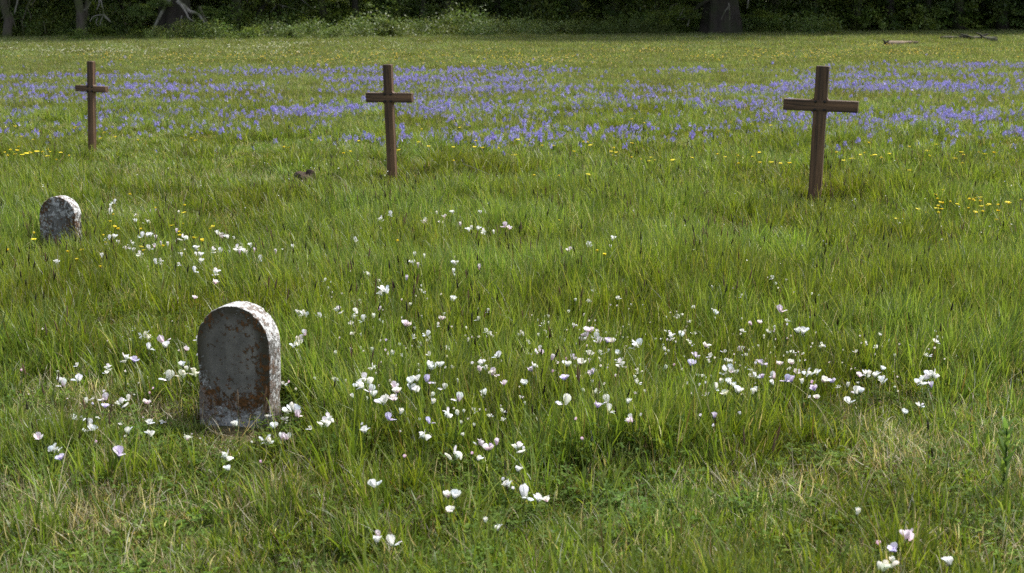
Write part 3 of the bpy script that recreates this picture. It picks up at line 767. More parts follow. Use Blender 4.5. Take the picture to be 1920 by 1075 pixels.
# ------------------------------------------------------------------ gravestones
def stone_material(name, R_, zc, gray, lich, seed, side_white, face=1.0):
    """Grey stone with a dark damp rim, white and orange lichen; object space, x across, z up."""
    m, t, out = newmat(name)
    tc = N(t, 'ShaderNodeTexCoord'); sp = N(t, 'ShaderNodeSeparateXYZ'); t.links.new(tc.outputs['Object'], sp.inputs[0])
    ns = N(t, 'ShaderNodeSeparateXYZ'); t.links.new(tc.outputs['Normal'], ns.inputs[0])
    mp = N(t, 'ShaderNodeMapping'); mp.inputs['Location'].default_value = (seed, seed * 1.7, seed * .3); t.links.new(tc.outputs['Object'], mp.inputs[0]); V = mp.outputs[0]
    zz = math_(t, 'MAXIMUM', math_(t, 'SUBTRACT', sp.outputs[2], zc), 0.0)
    ln = math_(t, 'SQRT', math_(t, 'ADD', math_(t, 'MULTIPLY', sp.outputs[0], sp.outputs[0]), math_(t, 'MULTIPLY', zz, zz)))
    edge = math_(t, 'SUBTRACT', R_, ln)                                   # distance in from the rim
    front = math_(t, 'GREATER_THAN', math_(t, 'ABSOLUTE', ns.outputs[1]), .6)
    rim = math_(t, 'SUBTRACT', 1.0, math_(t, 'DIVIDE', edge, .075), clamp=True)
    top = math_(t, 'MULTIPLY_ADD', sp.outputs[2], 2.0, -.55, clamp=True)
    low = math_(t, 'SUBTRACT', 1.0, math_(t, 'DIVIDE', sp.outputs[2], .2), clamp=True)
    nf = noise(t, V, 9, 6, .65); nb = noise(t, V, 3.5, 3); nfine = noise(t, V, 70, 5, .7)
    mps = N(t, 'ShaderNodeMapping'); mps.inputs['Scale'].default_value = (14, 14, 1.6); t.links.new(V, mps.inputs[0]); streak = noise(t, mps.outputs[0], 1.0, 4)
    lft = math_(t, 'MULTIPLY', math_(t, 'MULTIPLY_ADD', sp.outputs[0], -1 / (R_ * .5), -1.0, clamp=True), math_(t, 'SUBTRACT', 1.0, math_(t, 'ABSOLUTE', math_(t, 'MULTIPLY_ADD', sp.outputs[2], 6.0, -1.25)), clamp=True))
    bz = math_(t, 'MULTIPLY_ADD', sp.outputs[2], 24.0, -2.9); band = math_(t, 'DIVIDE', 1.0, math_(t, 'MULTIPLY_ADD', bz, bz, 1.0))
    band = math_(t, 'MULTIPLY', band, math_(t, 'MULTIPLY_ADD', sp.outputs[0], -1.6, .75, clamp=True))
    r0 = ramp(t, [(.3, tuple(g * .6 for g in gray)), (.7, tuple(g * 1.3 for g in gray))]); t.links.new(nf, r0.inputs[0]); c = r0.outputs[0]
    rs_ = ramp(t, [(.42, (0, 0, 0)), (.66, (1, 1, 1))]); t.links.new(streak, rs_.inputs[0])
    c = mixc(t, math_(t, 'MULTIPLY', rs_.outputs[0], .5), c, tuple(g * .45 for g in gray))
    # damp brown-black growth along the rim and the top of the face
    dk = math_(t, 'ADD', math_(t, 'MULTIPLY', rim, 1.35), math_(t, 'MULTIPLY', top, .45)); dk = math_(t, 'MULTIPLY', math_(t, 'MULTIPLY', dk, front), math_(t, 'MULTIPLY_ADD', nb, 1.3, .35), clamp=True)
    c = mixc(t, math_(t, 'MULTIPLY', dk, .85), c, (.034, .029, .016))
    # orange lichen
    n_or = noise(t, V, 34, 6, .74); spot = noise(t, V, 5.5, 2)
    ob = math_(t, 'ADD', math_(t, 'MULTIPLY', rim, .06), math_(t, 'ADD', math_(t, 'MULTIPLY', low, .05), math_(t, 'MULTIPLY', band, .13))); ob = math_(t, 'ADD', ob, math_(t, 'MULTIPLY_ADD', spot, .44, -.215))
    om = ramp(t, [(.565, (0, 0, 0)), (.615, (1, 1, 1))]); t.links.new(math_(t, 'ADD', n_or, ob), om.inputs[0])
    oc = ramp(t, [(.36, (.035, .022, .008)), (.58, (.11, .048, .014)), (.75, (.26, .105, .026))]); t.links.new(nfine, oc.inputs[0])
    # white lichen: small crusts on the face, most of the edge
    n_w = noise(t, V, 46, 7, .8); wspot = noise(t, V, 6.5, 3)
    side = math_(t, 'SUBTRACT', 1.0, front)
    up = math_(t, 'MAXIMUM', ns.outputs[2], 0.0)
    lw = math_(t, 'SUBTRACT', 1.0, math_(t, 'DIVIDE', sp.outputs[2], .17), clamp=True)
    wb = math_(t, 'ADD', math_(t, 'ADD', math_(t, 'MULTIPLY', lw, .34), math_(t, 'MULTIPLY', lft, .24)), math_(t, 'MULTIPLY_ADD', wspot, .3, -.20 + lich))
    wb = math_(t, 'SUBTRACT', wb, math_(t, 'MULTIPLY', front, .05 * face))
    wb = math_(t, 'ADD', wb, math_(t, 'MULTIPLY', side, math_(t, 'MULTIPLY_ADD', up, .09, side_white)))
    wb = math_(t, 'ADD', wb, math_(t, 'MULTIPLY', math_(t, 'MULTIPLY', rim, front), .04))
    wm = ramp(t, [(.555, (0, 0, 0)), (.595, (1, 1, 1))]); t.links.new(math_(t, 'ADD', n_w, wb), wm.inputs[0])
    wc = ramp(t, [(.32, (.20, .20, .19)), (.5, (.46, .46, .45)), (.68, (.70, .70, .70))]); t.links.new(nfine, wc.inputs[0])
    wcf = mixc(t, front, wc.outputs[0], mixc(t, .5, wc.outputs[0], (.25, .26, .26)))
    c = mixc(t, om.outputs[0], c, oc.outputs[0])
    wm2 = ramp(t, [(.575, (0, 0, 0)), (.61, (1, 1, 1))]); t.links.new(math_(t, 'ADD', noise(t, V, 27, 7, .75), math_(t, 'MULTIPLY_ADD', low, .14, -.04)), wm2.inputs[0])
    c = mixc(t, math_(t, 'MAXIMUM', math_(t, 'MULTIPLY', wm.outputs[0], math_(t, 'SUBTRACT', 1.0, math_(t, 'MULTIPLY', om.outputs[0], .75))), math_(t, 'MULTIPLY', wm2.outputs[0], low)), c, wcf)
    # round pale crusts
    vo = N(t, 'ShaderNodeTexVoronoi'); vo.inputs['Scale'].default_value = 17; vo.inputs['Randomness'].default_value = 1.0; t.links.new(V, vo.inputs['Vector'])
    vr = ramp(t, [(.20, (1, 1, 1)), (.26, (0, 0, 0))])
    t.links.new(math_(t, 'ADD', vo.outputs['Distance'], math_(t, 'MULTIPLY', nfine, .12)), vr.inputs[0])
    gate = N(t, 'ShaderNodeSeparateColor'); t.links.new(vo.outputs['Color'], gate.inputs[0])
    gm = math_(t, 'GREATER_THAN', gate.outputs[0], .93 - 2.0 * lich - .12 * (face < .5))
    c = mixc(t, math_(t, 'MULTIPLY', math_(t, 'MULTIPLY', vr.outputs[0], gm), .8), c, (.30, .32, .30))
    p = N(t, 'ShaderNodeBsdfPrincipled'); p.inputs['Roughness'].default_value = .88; p.inputs['Specular IOR Level'].default_value = .25
    t.links.new(c, p.inputs['Base Color'])
    hgtn = math_(t, 'ADD', math_(t, 'MULTIPLY', nfine, .5), math_(t, 'ADD', math_(t, 'MULTIPLY', wm.outputs[0], .35), math_(t, 'MULTIPLY', om.outputs[0], .6)))
    bp = N(t, 'ShaderNodeBump'); bp.inputs['Strength'].default_value = .7; bp.inputs['Distance'].default_value = .006
    t.links.new(hgtn, bp.inputs['Height']); t.links.new(bp.outputs[0], p.inputs['Normal'])
    t.links.new(p.outputs[0], out.inputs[0]); return m

def gravestone(label, base, W, H, T, yaw, mat, seed, tilt=0.0):
    """A slab with a round head; worn, chipped rim and softened edges."""
    rs = random.Random(seed); r = W / 2; zc = H - r; prof = []
    for z in np.linspace(-.15, zc, 14)[:-1]: prof.append((r, z))
    for k in range(33):
        a = math.pi * k / 32; prof.append((r * math.cos(a), zc + r * math.sin(a)))
    for z in np.linspace(zc, -.15, 14)[1:]: prof.append((-r, z))
    n = len(prof); chip = [max(0, rs.gauss(0, .0013)) for _ in range(n)]
    chip = [(chip[i - 1] + chip[i] + chip[(i + 1) % n]) / 3 + (.004 if rs.random() < .06 else 0) for i in range(n)]
    b = .007; rings = [(-T / 2, b * 1.05), (-T / 2 + .25 * b, .35 * b), (-T / 2 + b, 0), (-T / 6, 0), (T / 6, 0), (T / 2 - b, 0), (T / 2 - .25 * b, .35 * b), (T / 2, b * 1.05)]
    vs_, fs = [], []
    def inset(i, d):
        x, z = prof[i]
        if z <= zc: return (x - math.copysign(d, x), z)
        q = math.hypot(x, z - zc); k = (q - d) / q; return (x * k, zc + (z - zc) * k)
    for yy, d in rings:
        for i in range(n):
            x, z = inset(i, d + chip[i] * (1 + .8 * (abs(yy) > T * .4)) + rs.uniform(-.0004, .0004)); vs_.append((x, yy, z))
    for q in range(len(rings) - 1):
        for i in range(n - 1): fs.append((q * n + i, q * n + i + 1, (q + 1) * n + i + 1, (q + 1) * n + i))
    fs.append(tuple(range(n))[::-1]); fs.append(tuple((len(rings) - 1) * n + i for i in range(n)))
    mb = MB(); mb.add(vs_, fs); me = mb.mesh('gravestone', mat)
    for pl in me.polygons: pl.use_smooth = len(pl.vertices) == 4
    try: me.set_sharp_from_angle(angle=R(50))
    except Exception: pass
    o = obj('gravestone', me, None, base, (tilt, 0, yaw)); return tag(o, label, 'gravestone')

gravestone('blank round-topped gravestone with orange and white lichen, the larger one in front', STONE1, .365, .575, .13, R(-15),
           stone_material('dark_lichen_stone', .1825, .3925, (.142, .134, .120), .0, 3.1, .15), 5, R(-1.5))
gravestone('smaller round-topped grey gravestone half sunk in tall grass farther back', STONE2, .305, .47, .105, R(-12),
           stone_material('pale_lichen_stone', .1525, .3175, (.115, .113, .107), .10, 8.4, .05, 0.0), 6, R(-2))

# ------------------------------------------------------------------ wooden crosses
def wood_material(name, a, b, vertical=True):
    m, t, out = newmat(name)
    tc = N(t, 'ShaderNodeTexCoord'); mp = N(t, 'ShaderNodeMapping'); mp.inputs['Scale'].default_value = (20, 20, .8) if vertical else (.8, 20, 20)
    t.links.new(tc.outputs['Object'], mp.inputs[0])
    n1 = noise(t, mp.outputs[0], 1.0, 5, .6); n2 = noise(t, tc.outputs['Object'], 5, 3); n3 = noise(t, mp.outputs[0], 3.2, 3)
    r1 = ramp(t, [(.36, a), (.52, tuple((p + q) / 2 for p, q in zip(a, b))), (.64, b)]); t.links.new(n1, r1.inputs[0])
    rk = ramp(t, [(.34, (1, 1, 1)), (.42, (0, 0, 0))]); t.links.new(n3, rk.inputs[0])
    c = mixc(t, math_(t, 'MULTIPLY', rk.outputs[0], .7), r1.outputs[0], (.012, .007, .004))
    c = mixc(t, math_(t, 'MULTIPLY', n2, .35), c, (.045, .026, .014))
    p = N(t, 'ShaderNodeBsdfPrincipled'); p.inputs['Roughness'].default_value = .62; p.inputs['Specular IOR Level'].default_value = .35
    t.links.new(c, p.inputs['Base Color'])
    bp = N(t, 'ShaderNodeBump'); bp.inputs['Strength'].default_value = .6; bp.inputs['Distance'].default_value = .004
    t.links.new(n1, bp.inputs['Height']); t.links.new(bp.outputs[0], p.inputs['Normal']); t.links.new(p.outputs[0], out.inputs[0]); return m
M_POST = wood_material('stained_post', (.024, .014, .008), (.19, .105, .052)); M_ARM = wood_material('stained_arm', (.026, .015, .008), (.19, .105, .054), False)
M_IRON = bark_material('black_iron', (.008, .007, .006), (.02, .017, .014), 0, 40)

def beam(L, a, b, axis, rs, bev=.006, seg=14):
    """A sawn, slightly uneven beam with worn edges; runs from 0 to L along the axis."""
    mb = MB(); vs_, fs = [], []
    prof = [(-a / 2 + bev, -b / 2), (a / 2 - bev, -b / 2), (a / 2, -b / 2 + bev), (a / 2, b / 2 - bev), (a / 2 - bev, b / 2), (-a / 2 + bev, b / 2), (-a / 2, b / 2 - bev), (-a / 2, -b / 2 + bev)]
    ts = [0, bev / L] + [i / seg for i in range(1, seg)] + [1 - bev / L, 1]
    for i, t in enumerate(ts):
        sh = .93 if i in (0, len(ts) - 1) else 1; ox, oy = rs.uniform(-.0012, .0012), rs.uniform(-.0012, .0012)
        for x, y in prof:
            x, y = x * sh + ox, y * sh + oy
            vs_.append((x, y, L * t) if axis == 'z' else (L * (t - .5), y, x))
    m = len(ts)
    for i in range(m - 1):
        for k in range(8):
            f = (i * 8 + k, i * 8 + (k + 1) % 8, (i + 1) * 8 + (k + 1) % 8, (i + 1) * 8 + k); fs.append(f if axis == 'z' else f[::-1])
    fs.append(tuple(range(8))[::-1] if axis == 'z' else tuple(range(8))); e = tuple((m - 1) * 8 + k for k in range(8)); fs.append(e if axis == 'z' else e[::-1])
    mb.add(vs_, fs); return mb

def cross(label, base_px, top_px, arm_l, arm_r, W, T, AH, yaw, seed, arm_roll=0.0):
    rs = random.Random(seed); B = at(*base_px); top = on_depth(*top_px, B.y); L_, R_ = on_depth(*arm_l, B.y), on_depth(*arm_r, B.y)
    H = (top - B).length; lean = math.atan2(top.x - B.x, top.z - B.z)
    al = (R_ - L_).length / math.cos(yaw); zc = (L_.z + R_.z) / 2 - B.z
    t = thing('wooden_cross', label, 'cross', B, (0, 0, 0), 'wooden grave crosses')
    t.rotation_euler = (Matrix.Rotation(lean, 3, 'Y') @ Matrix.Rotation(yaw, 3, 'Z')).to_euler()
    post = obj('post', beam(H + .25, W, T, 'z', rs).mesh('post', M_POST, False), t, (0, 0, -.25))
    off = ((L_.x + R_.x) / 2 - (B.x + math.tan(lean) * zc))
    arm = obj('crossarm', beam(al, AH, T * .94, 'x', rs).mesh('crossarm', M_ARM, False), t, (off / math.cos(yaw), -.006, zc), (0, arm_roll - lean * .45, 0))
    # gussets in the four inner corners, and the black bolt heads that hold them
    for sx in (-1, 1):
        for sz in (-1, 1):
            g = MB(); s = W * .26; pts = [(0, 0), (s, 0), (s * .45, s * .16), (s * .16, s * .45), (0, s)]
            q = [(sx * x, -T * .44, sz * z) for x, z in pts] + [(sx * x, T * .40, sz * z) for x, z in pts]
            f = [(0, 1, 2, 3, 4), (9, 8, 7, 6, 5)] + [(i, 5 + i, 5 + (i + 1) % 5, (i + 1) % 5) for i in range(5)]
            g.add(q, f); obj('corner_fillet', g.mesh('corner_fillet', M_ARM, False), t, (sx * (W / 2 - .001), -.002, zc + sz * (AH / 2 - .001)))
            b = MB(); tube(b, [(0, 0, 0), (0, -.010, 0), (0, -.013, 0)], [.013, .013, .006], 8)
            obj('bolt_head', b.mesh('bolt_head', M_IRON), t, (sx * W * .36, -T / 2 - .002, zc + sz * AH * .36))
    return t

cross('brown wooden cross farthest left and smallest, standing behind yellow flowers', (173, 287), (171, 115), (141, 166), (204, 167), .084, .07, .075, R(-18), 1)
cross('brown wooden cross in the middle, post tilted slightly left', (736, 341), (727, 121), (687, 183), (775, 183), .094, .068, .10, R(-17), 2)
cross('largest brown wooden cross on the right, leaning right', (1526, 386), (1543, 124), (1474, 197), (1604, 199), .118, .075, .105, R(-19), 3, R(.4))

# ------------------------------------------------------------------ flowers
WHITE, LILAC, PINK, CREAM = (.84, .84, .84), (.68, .63, .80), (.80, .60, .70), (.82, .81, .70)
STEM = (.085, .14, .035)

def petal_pts(L, W, cup, flare, back=0.0):
    """A broad rounded petal, 4x3 grid: rises along +z, opens along +x."""
    rows = [(0, .2), (.3, .6), (.64, 1.0), (.9, .86), (1.0, .42)]; vs_ = []; nt_ = random.uniform(.02, .14)
    for t, k in rows:
        ang = flare * t + back
        x = L * (t * math.sin(ang)); z = L * (t * math.cos(ang))
        for q in (-1, -.5, 0, .5, 1):
            xx = x - cup * W * (1 - q * q) * .5 * math.sin(math.pi * min(t * .8 + .15, 1)) + random.uniform(-.03, .03) * W
            vs_.append((xx, q * W * .5 * k, z + (L * nt_ * (abs(q) - .5) * (1 if abs(q) < .7 else -.6) if t > .8 else 0) + random.uniform(-.02, .02) * L))
    fs = [(i * 5 + j, i * 5 + j + 1, i * 5 + j + 6, i * 5 + j + 5) for i in range(4) for j in range(4)]
    return vs_, fs

def petal_cols(tip, base):
    c = []
    for t in (0, .3, .62, .88, 1.0):
        k = max(0, 1 - t * 2.0); c += [tuple(a * (1 - k) + b * k for a, b in zip(tip, base))] * 5
    return c

def rotz(vs_, a, tilt=0.0, off=(0, 0, 0)):
    M = Matrix.Rotation(a, 3, 'Z') @ Matrix.Rotation(tilt, 3, 'Y'); o = Vector(off)
    return [tuple(M @ Vector(p) + o) for p in vs_]

def bloom_spec(kind):
    """Petals of one bloom as (azimuth, tilt, length, width, cup, flare, offset)."""
    ru = random.uniform
    if kind == 'open': return [(a + ru(-.35, .35), ru(.1, .6), ru(.029, .037), ru(.024, .032), .25, ru(.0, .5), (0, 0, ru(-.003, .003))) for a in (0, 1.4, 2.9, 4.6)]
    if kind == 'pea': return [(1.57 + .75, ru(.2, .5), .041, .032, -.2, -.1, (.006, .003, 0)), (1.57 - .75, ru(.2, .55), .039, .030, -.2, -.1, (-.006, .003, 0)), (-1.2, ru(.8, 1.2), .027, .016, .4, .3, (.003, -.004, 0)), (-2.0, ru(.8, 1.2), .025, .014, .4, .3, (-.003, -.004, 0))]
    if kind == 'cluster': return [(ru(0, 6.283), ru(.05, .9), ru(.026, .034), ru(.020, .028), .25, ru(-.1, .5), (ru(-.02, .02), ru(-.014, .014), ru(-.016, .014))) for _ in range(6)]
    if kind == 'cup': return [(a, ru(.05, .35), ru(.029, .036), .020, .4, .05, (0, 0, 0)) for a in (.2, 2.2, 4.3)]
    return [(a, .0, .02, .016, .7, -.1, (0, 0, 0)) for a in (0, 3.14)]                  # bud

LOOKS = {'white': (WHITE, (.72, .72, .62)), 'pinkish': (WHITE, (.72, .45, .58)), 'lilac': (LILAC, (.45, .34, .66)), 'pink': (PINK, (.66, .34, .5)), 'creamy': (CREAM, (.55, .62, .3))}
KINDS = ['open', 'pea', 'cluster', 'cup', 'bud']
PROTO = {}
for lk, (tip, base) in LOOKS.items():
    for kd in KINDS:
        for var in range(2):
            ps = []
            for az, ti, L, W, cup, fl, off in bloom_spec(kd):
                v_, f_ = petal_pts(L, W, cup, fl); mb = MB()
                cc = petal_cols(jit(tip, .04) if lk != 'pinkish' or random.random() < .6 else (.78, .68, .76), base)
                mb.add(rotz(v_, az, ti, off), f_, cc); ps.append(mb)
            PROTO[lk, kd, var] = ps
PETALS = {k: [mb.mesh('petal', M_PETAL) for mb in v] for k, v in PROTO.items()}

def stem_mb(h=1.0, wob=.0, col=STEM, r=.0016):
    mb = MB(); a = random.uniform(0, 6.283)
    tube(mb, smooth_path([(0, 0, -.02), (wob * math.cos(a), wob * math.sin(a), h * .5), (0, 0, h)], 3), [r * 1.2, r * 1.2, r * 1.1, r, r, r * .9, r * .9], 5, col, cap=False)
    return mb
STEMS = [stem_mb(1.0, .018).mesh('stem', M_PETAL) for _ in range(4)]
def calyx_mb():
    mb = MB()
    tube(mb, [(0, 0, -.008), (0, 0, -.003), (0, 0, .004)], [.0012, .0045, .0052], 6, (.13, .19, .06), .1, cap=False)
    for k in range(4):
        a = 1.57 * k + .5; leaflet(mb, (.003 * math.cos(a), .003 * math.sin(a), .001), (math.cos(a), math.sin(a), 1.1), .011, .005, (.12, .18, .05))
    return mb
CALYX = calyx_mb().mesh('calyx', M_PETAL)
def whorl_mb():
    """A few narrow leaves up the stalk (unit height)."""
    mb = MB()
    for k in range(5):
        a = random.uniform(0, 6.283); z = random.uniform(.1, .75)
        leaflet(mb, (0, 0, z), (math.cos(a), math.sin(a), .15), .03, .009, jit((.07, .13, .025)))
    return mb
WHORL = [whorl_mb().mesh('stem_leaves', M_GRASS) for _ in range(3)]
SOLO = {}
for lk in ('white', 'pinkish', 'lilac', 'creamy'):
    for kd in ('cluster', 'open', 'pea', 'cup'):
        mb = MB()
        for q in PROTO[lk, kd, 0]: mb.add(q.v, q.f, q.c)
        q = CALYX; SOLO[lk, kd] = mb
SOLO_ME = {}

W_FLOWERS = [
 # around the front gravestone and left of it
 (273,636,2),(309,644,2),(280,656,1),(311,653,1),(238,675,1),(252,680,1,'l'),(342,688,1),(350,697,1,'c'),(343,706,1,'c'),(363,703,1,'c'),(312,713,2),(112,718,1),(117,725,1,'p'),(146,715,2),(41,697,0,'k'),
 (194,737,0),(163,757,1),(175,760,0,'l'),(197,752,1,'p'),(197,766,0,'l'),(228,759,1),(239,751,0),(287,731,0,'k'),(281,740,0,'k'),(276,759,1),(140,789,1),(151,792,1),(170,801,1),(87,781,0,'k'),(279,798,1),
 (349,658,0,'p'),(371,639,0),(369,668,0),(204,693,0),(236,699,0,'c'),(72,824,1),(167,807,1),(241,815,1),(283,820,1),(349,827,1,'p'),(92,848,0),(106,846,1),(115,863,0,'l'),(223,857,2,'l'),(180,832,0,'k'),
 (443,800,1),(422,859,1),(429,883,0),(499,831,1),(532,827,1),(490,869,0,'k'),(546,771,2),(558,782,1),(534,790,0),(513,805,1),(607,798,1),(617,791,1),(541,719,0,'k'),(555,733,0,'c'),(560,641,1),(571,630,1),(365,561,0,'p'),
 # drift right of the stone
 (673,728,1),(685,721,2),(691,735,1),(699,745,1),(718,757,2),(738,728,1),(745,738,1),(739,752,1),(769,721,1),(771,733,1),(783,716,1),(781,735,1),(802,717,1,'l'),(809,745,0),(811,759,1),(662,747,0,'c'),(858,752,1),
 (750,778,1),(731,789,1,'l'),(678,798,0),(685,812,1),(793,821,1),(807,795,0,'l'),(837,780,1),(858,780,1),(807,695,2),(824,690,1),(834,692,0),(735,668,1),(700,692,0),(838,672,0,'c'),
 (909,742,1),(984,723,1),(945,723,0),(924,705,1),(898,831,0),(916,845,1,'p'),(931,836,1,'p'),(919,838,0,'l'),(971,843,1),(981,844,0),(884,853,0,'k'),(896,865,0),(853,859,2),(971,885,0),(942,902,0),(954,915,1),(963,919,0),
 (985,934,2),(1008,941,1),(1025,942,0),(841,933,1,'p'),(853,935,1),(706,913,1),(758,859,0,'k'),(910,981,0),(844,962,0,'c'),(710,1009,1,'p'),(708,1018,0),(738,1024,1),(934,996,0),
 (1057,758,2),(1079,789,0,'k'),(1093,826,0,'k'),(1120,766,1,'l'),(1137,756,1),(1142,773,1),(1177,758,0),(1184,791,0),(1200,781,0),(1132,723,0,'c'),(1059,714,1,'l'),(1107,705,1,'l'),
 (1105,624,2),(1096,633,1),(1114,635,1),(1121,644,1,'p'),(1139,644,1,'l'),(1149,644,1,'p'),(1101,652,0),(1192,652,2),(1157,667,1),(1104,668,1),(1011,664,1,'p'),(1034,677,1),(1045,684,0),(1073,676,1,'l'),(1062,676,0,'k'),
 (1063,689,1),(1089,684,1,'p'),(1104,682,0),(1127,690,0,'c'),(1163,687,1),(1172,692,0,'p'),(1035,699,0,'k'),(997,698,1,'l'),(1002,690,0),(933,671,1),(905,685,1),(901,698,1,'p'),(912,696,1),(925,704,1),(884,684,0),
 (1111,703,1,'l'),(1197,701,0,'c'),(1201,687,0),(1087,710,0),(1094,736,0),
 # right half
 (1340,593,1),(1465,586,2),(1409,611,1),(1424,607,0),(1476,611,0),(1497,625,1),(1506,628,2),(1251,640,0,'p'),(1261,635,1),(1267,644,0),(1277,633,1),(1247,659,0),(1323,652,1),(1389,661,1,'p'),(1303,672,1,'l'),(1296,687,2,'l'),
 (1246,693,0),(1264,687,0,'k'),(1278,695,0),(1363,683,1),(1360,699,2),(1369,699,1),(1380,703,0),(1428,687,1,'l'),(1436,690,0,'l'),(1417,684,0),(1463,686,1),(1484,684,1,'p'),(1493,702,1,'p'),(1517,704,1),(1532,704,1),(1521,720,1,'k'),
 (1544,717,1,'p'),(1559,719,1,'l'),(1589,727,1),(1472,716,1,'l'),(1484,717,1,'l'),(1450,710,1),(1450,723,1),(1429,711,0,'l'),(1417,708,0),(1351,722,1),(1344,731,1),(1367,721,1),(1375,727,1),(1360,742,1,'c'),(1382,738,1),(1410,741,1),(1418,735,0),
 (1527,734,1,'l'),(1503,721,1),(1516,747,0),(1531,749,0),(1322,721,0),(1311,725,0),(1288,722,0),(1594,757,1),(1604,739,1),(1613,738,1),(1611,708,1,'p'),(1625,705,1),(1642,709,1),(1656,717,1),(1654,695,0),
 (1725,721,1),(1733,714,1),(1741,708,1),(1748,705,1),(1746,728,1,'l'),(1725,763,0),(1696,777,0),(1339,785,1,'l'),(1337,801,0),(1388,778,0),(1314,782,0),(1606,967,1),(1700,1012,2),(1648,1024,1,'k'),(1678,1036,1,'l'),(1658,1066,1,'c'),(1674,1057,0,'c'),(1780,1061,1),
 # up the middle
 (720,550,2),(709,584,1),(668,589,1),(680,603,1),(663,600,1),(658,610,0,'p'),(701,598,1),(761,613,2),(829,601,1,'p'),(662,630,0,'c'),(724,641,0,'l'),(799,630,0),(849,566,1),(762,526,0,'l'),(559,590,1),(569,593,1),(598,588,1),(616,594,0),(634,584,1),(554,650,0),
 (732,405,1),(714,414,0),(796,420,1),(819,404,0),(833,410,1),(827,420,1),(849,402,1),(863,425,1),(879,434,1),(884,430,0),(896,434,1),(906,438,0),(926,440,0),(945,427,1),(955,430,1),(901,402,0),(1067,472,1),(1105,464,1),(1149,452,1),(1144,469,0),
 (777,481,1),(796,486,0),(774,496,1),(784,504,1),(853,499,1),(850,514,0),(898,506,1),(667,454,0),(549,467,1),
 # right of the small gravestone
 (214,383,1),(207,390,1),(207,396,1),(207,403,1),(282,402,0),(291,399,1),(254,417,1),(255,409,0),(276,418,1),(336,411,0),(203,450,1),(214,449,1),(199,464,1),(222,459,1),(237,470,1),(249,473,1),(262,480,1),(191,484,1),(265,445,1),(276,445,1),(282,443,1),(292,449,1),(248,461,1),
 (331,438,1),(345,450,2),(302,460,0),(315,461,0),(281,468,1),(290,466,0),(368,470,1),(368,482,1),(376,483,1),(376,495,1),(293,496,0),(302,495,0),(340,482,0),(407,439,1),(415,444,2),(427,449,1),(439,448,0),(401,474,1),(412,473,1),(429,476,0),(446,468,1),(449,475,1),(457,475,1),
 (463,477,0),(470,463,0),(477,473,0),(488,489,1),(406,514,2),(404,533,1),(366,512,0),(517,477,0),(107,496,1)]

BEDS = [('right of the small gravestone', lambda u, v: u < 560 and v < 545 and u > 160), ('in front of the small gravestone', lambda u, v: u <= 160 and v < 545),
        ('below the middle cross', lambda u, v: v < 545 and u < 1000), ('between the middle and right crosses', lambda u, v: v < 545),
        ('left of the front gravestone', lambda u, v: u < 372 and v < 775), ('before the front gravestone', lambda u, v: u < 640 and v >= 775),
        ('close right of the front gravestone', lambda u, v: u < 645 and v >= 640), ('behind the front gravestone', lambda u, v: u < 900 and v < 660),
        ('just right of the front gravestone', lambda u, v: u < 870 and v < 840), ('right foreground of the front gravestone', lambda u, v: u < 1100 and v >= 820),
        ('amid the long white drift', lambda u, v: u < 1220), ('in the right-hand foreground corner', lambda u, v: v > 900),
        ('near the right end of the drift', lambda u, v: u > 1570), ('in the drift below the right cross', lambda u, v: True)]
ROWN = ['back row', 'second row', 'third row', 'fourth row', 'fifth row', 'sixth row', 'seventh row', 'eighth row', 'ninth row', 'tenth row']
def rank_labels(items, beds, per=8):
    """items: (u, v, look). Words that place each one: its bed, its row from the back, its rank from the left."""
    out = [None] * len(items); by = {}
    for i, it in enumerate(items):
        b = next(nm for nm, f in beds if f(it[0], it[1])); by.setdefault(b, []).append(i)
    for b, L in by.items():
        L.sort(key=lambda i: items[i][1]); nr = max(1, round(len(L) / per)); size = math.ceil(len(L) / nr)
        for r in range(nr):
            row = sorted(L[r * size:(r + 1) * size], key=lambda i: items[i][0]); last = r == nr - 1
            rn = '' if nr == 1 else (', front row' if last else ', ' + (ROWN[r] if r < 10 else '%s row' % ORD[r + 1]))
            for k, i in enumerate(row):
                out[i] = '%s, %s from left%s %s' % (items[i][2], ORD[k + 1], rn, b) if len(row) > 1 else '%s%s %s' % (items[i][2], rn, b)
                assert len(out[i].split()) <= 16, out[i]
    return out

def local_tall(p):
    u, v = proj(p.x, p.y, p.z); t_, _, _ = zones(np.array([u]), np.array([v]), np.array([p.x]), np.array([p.y])); return float(t_[0])

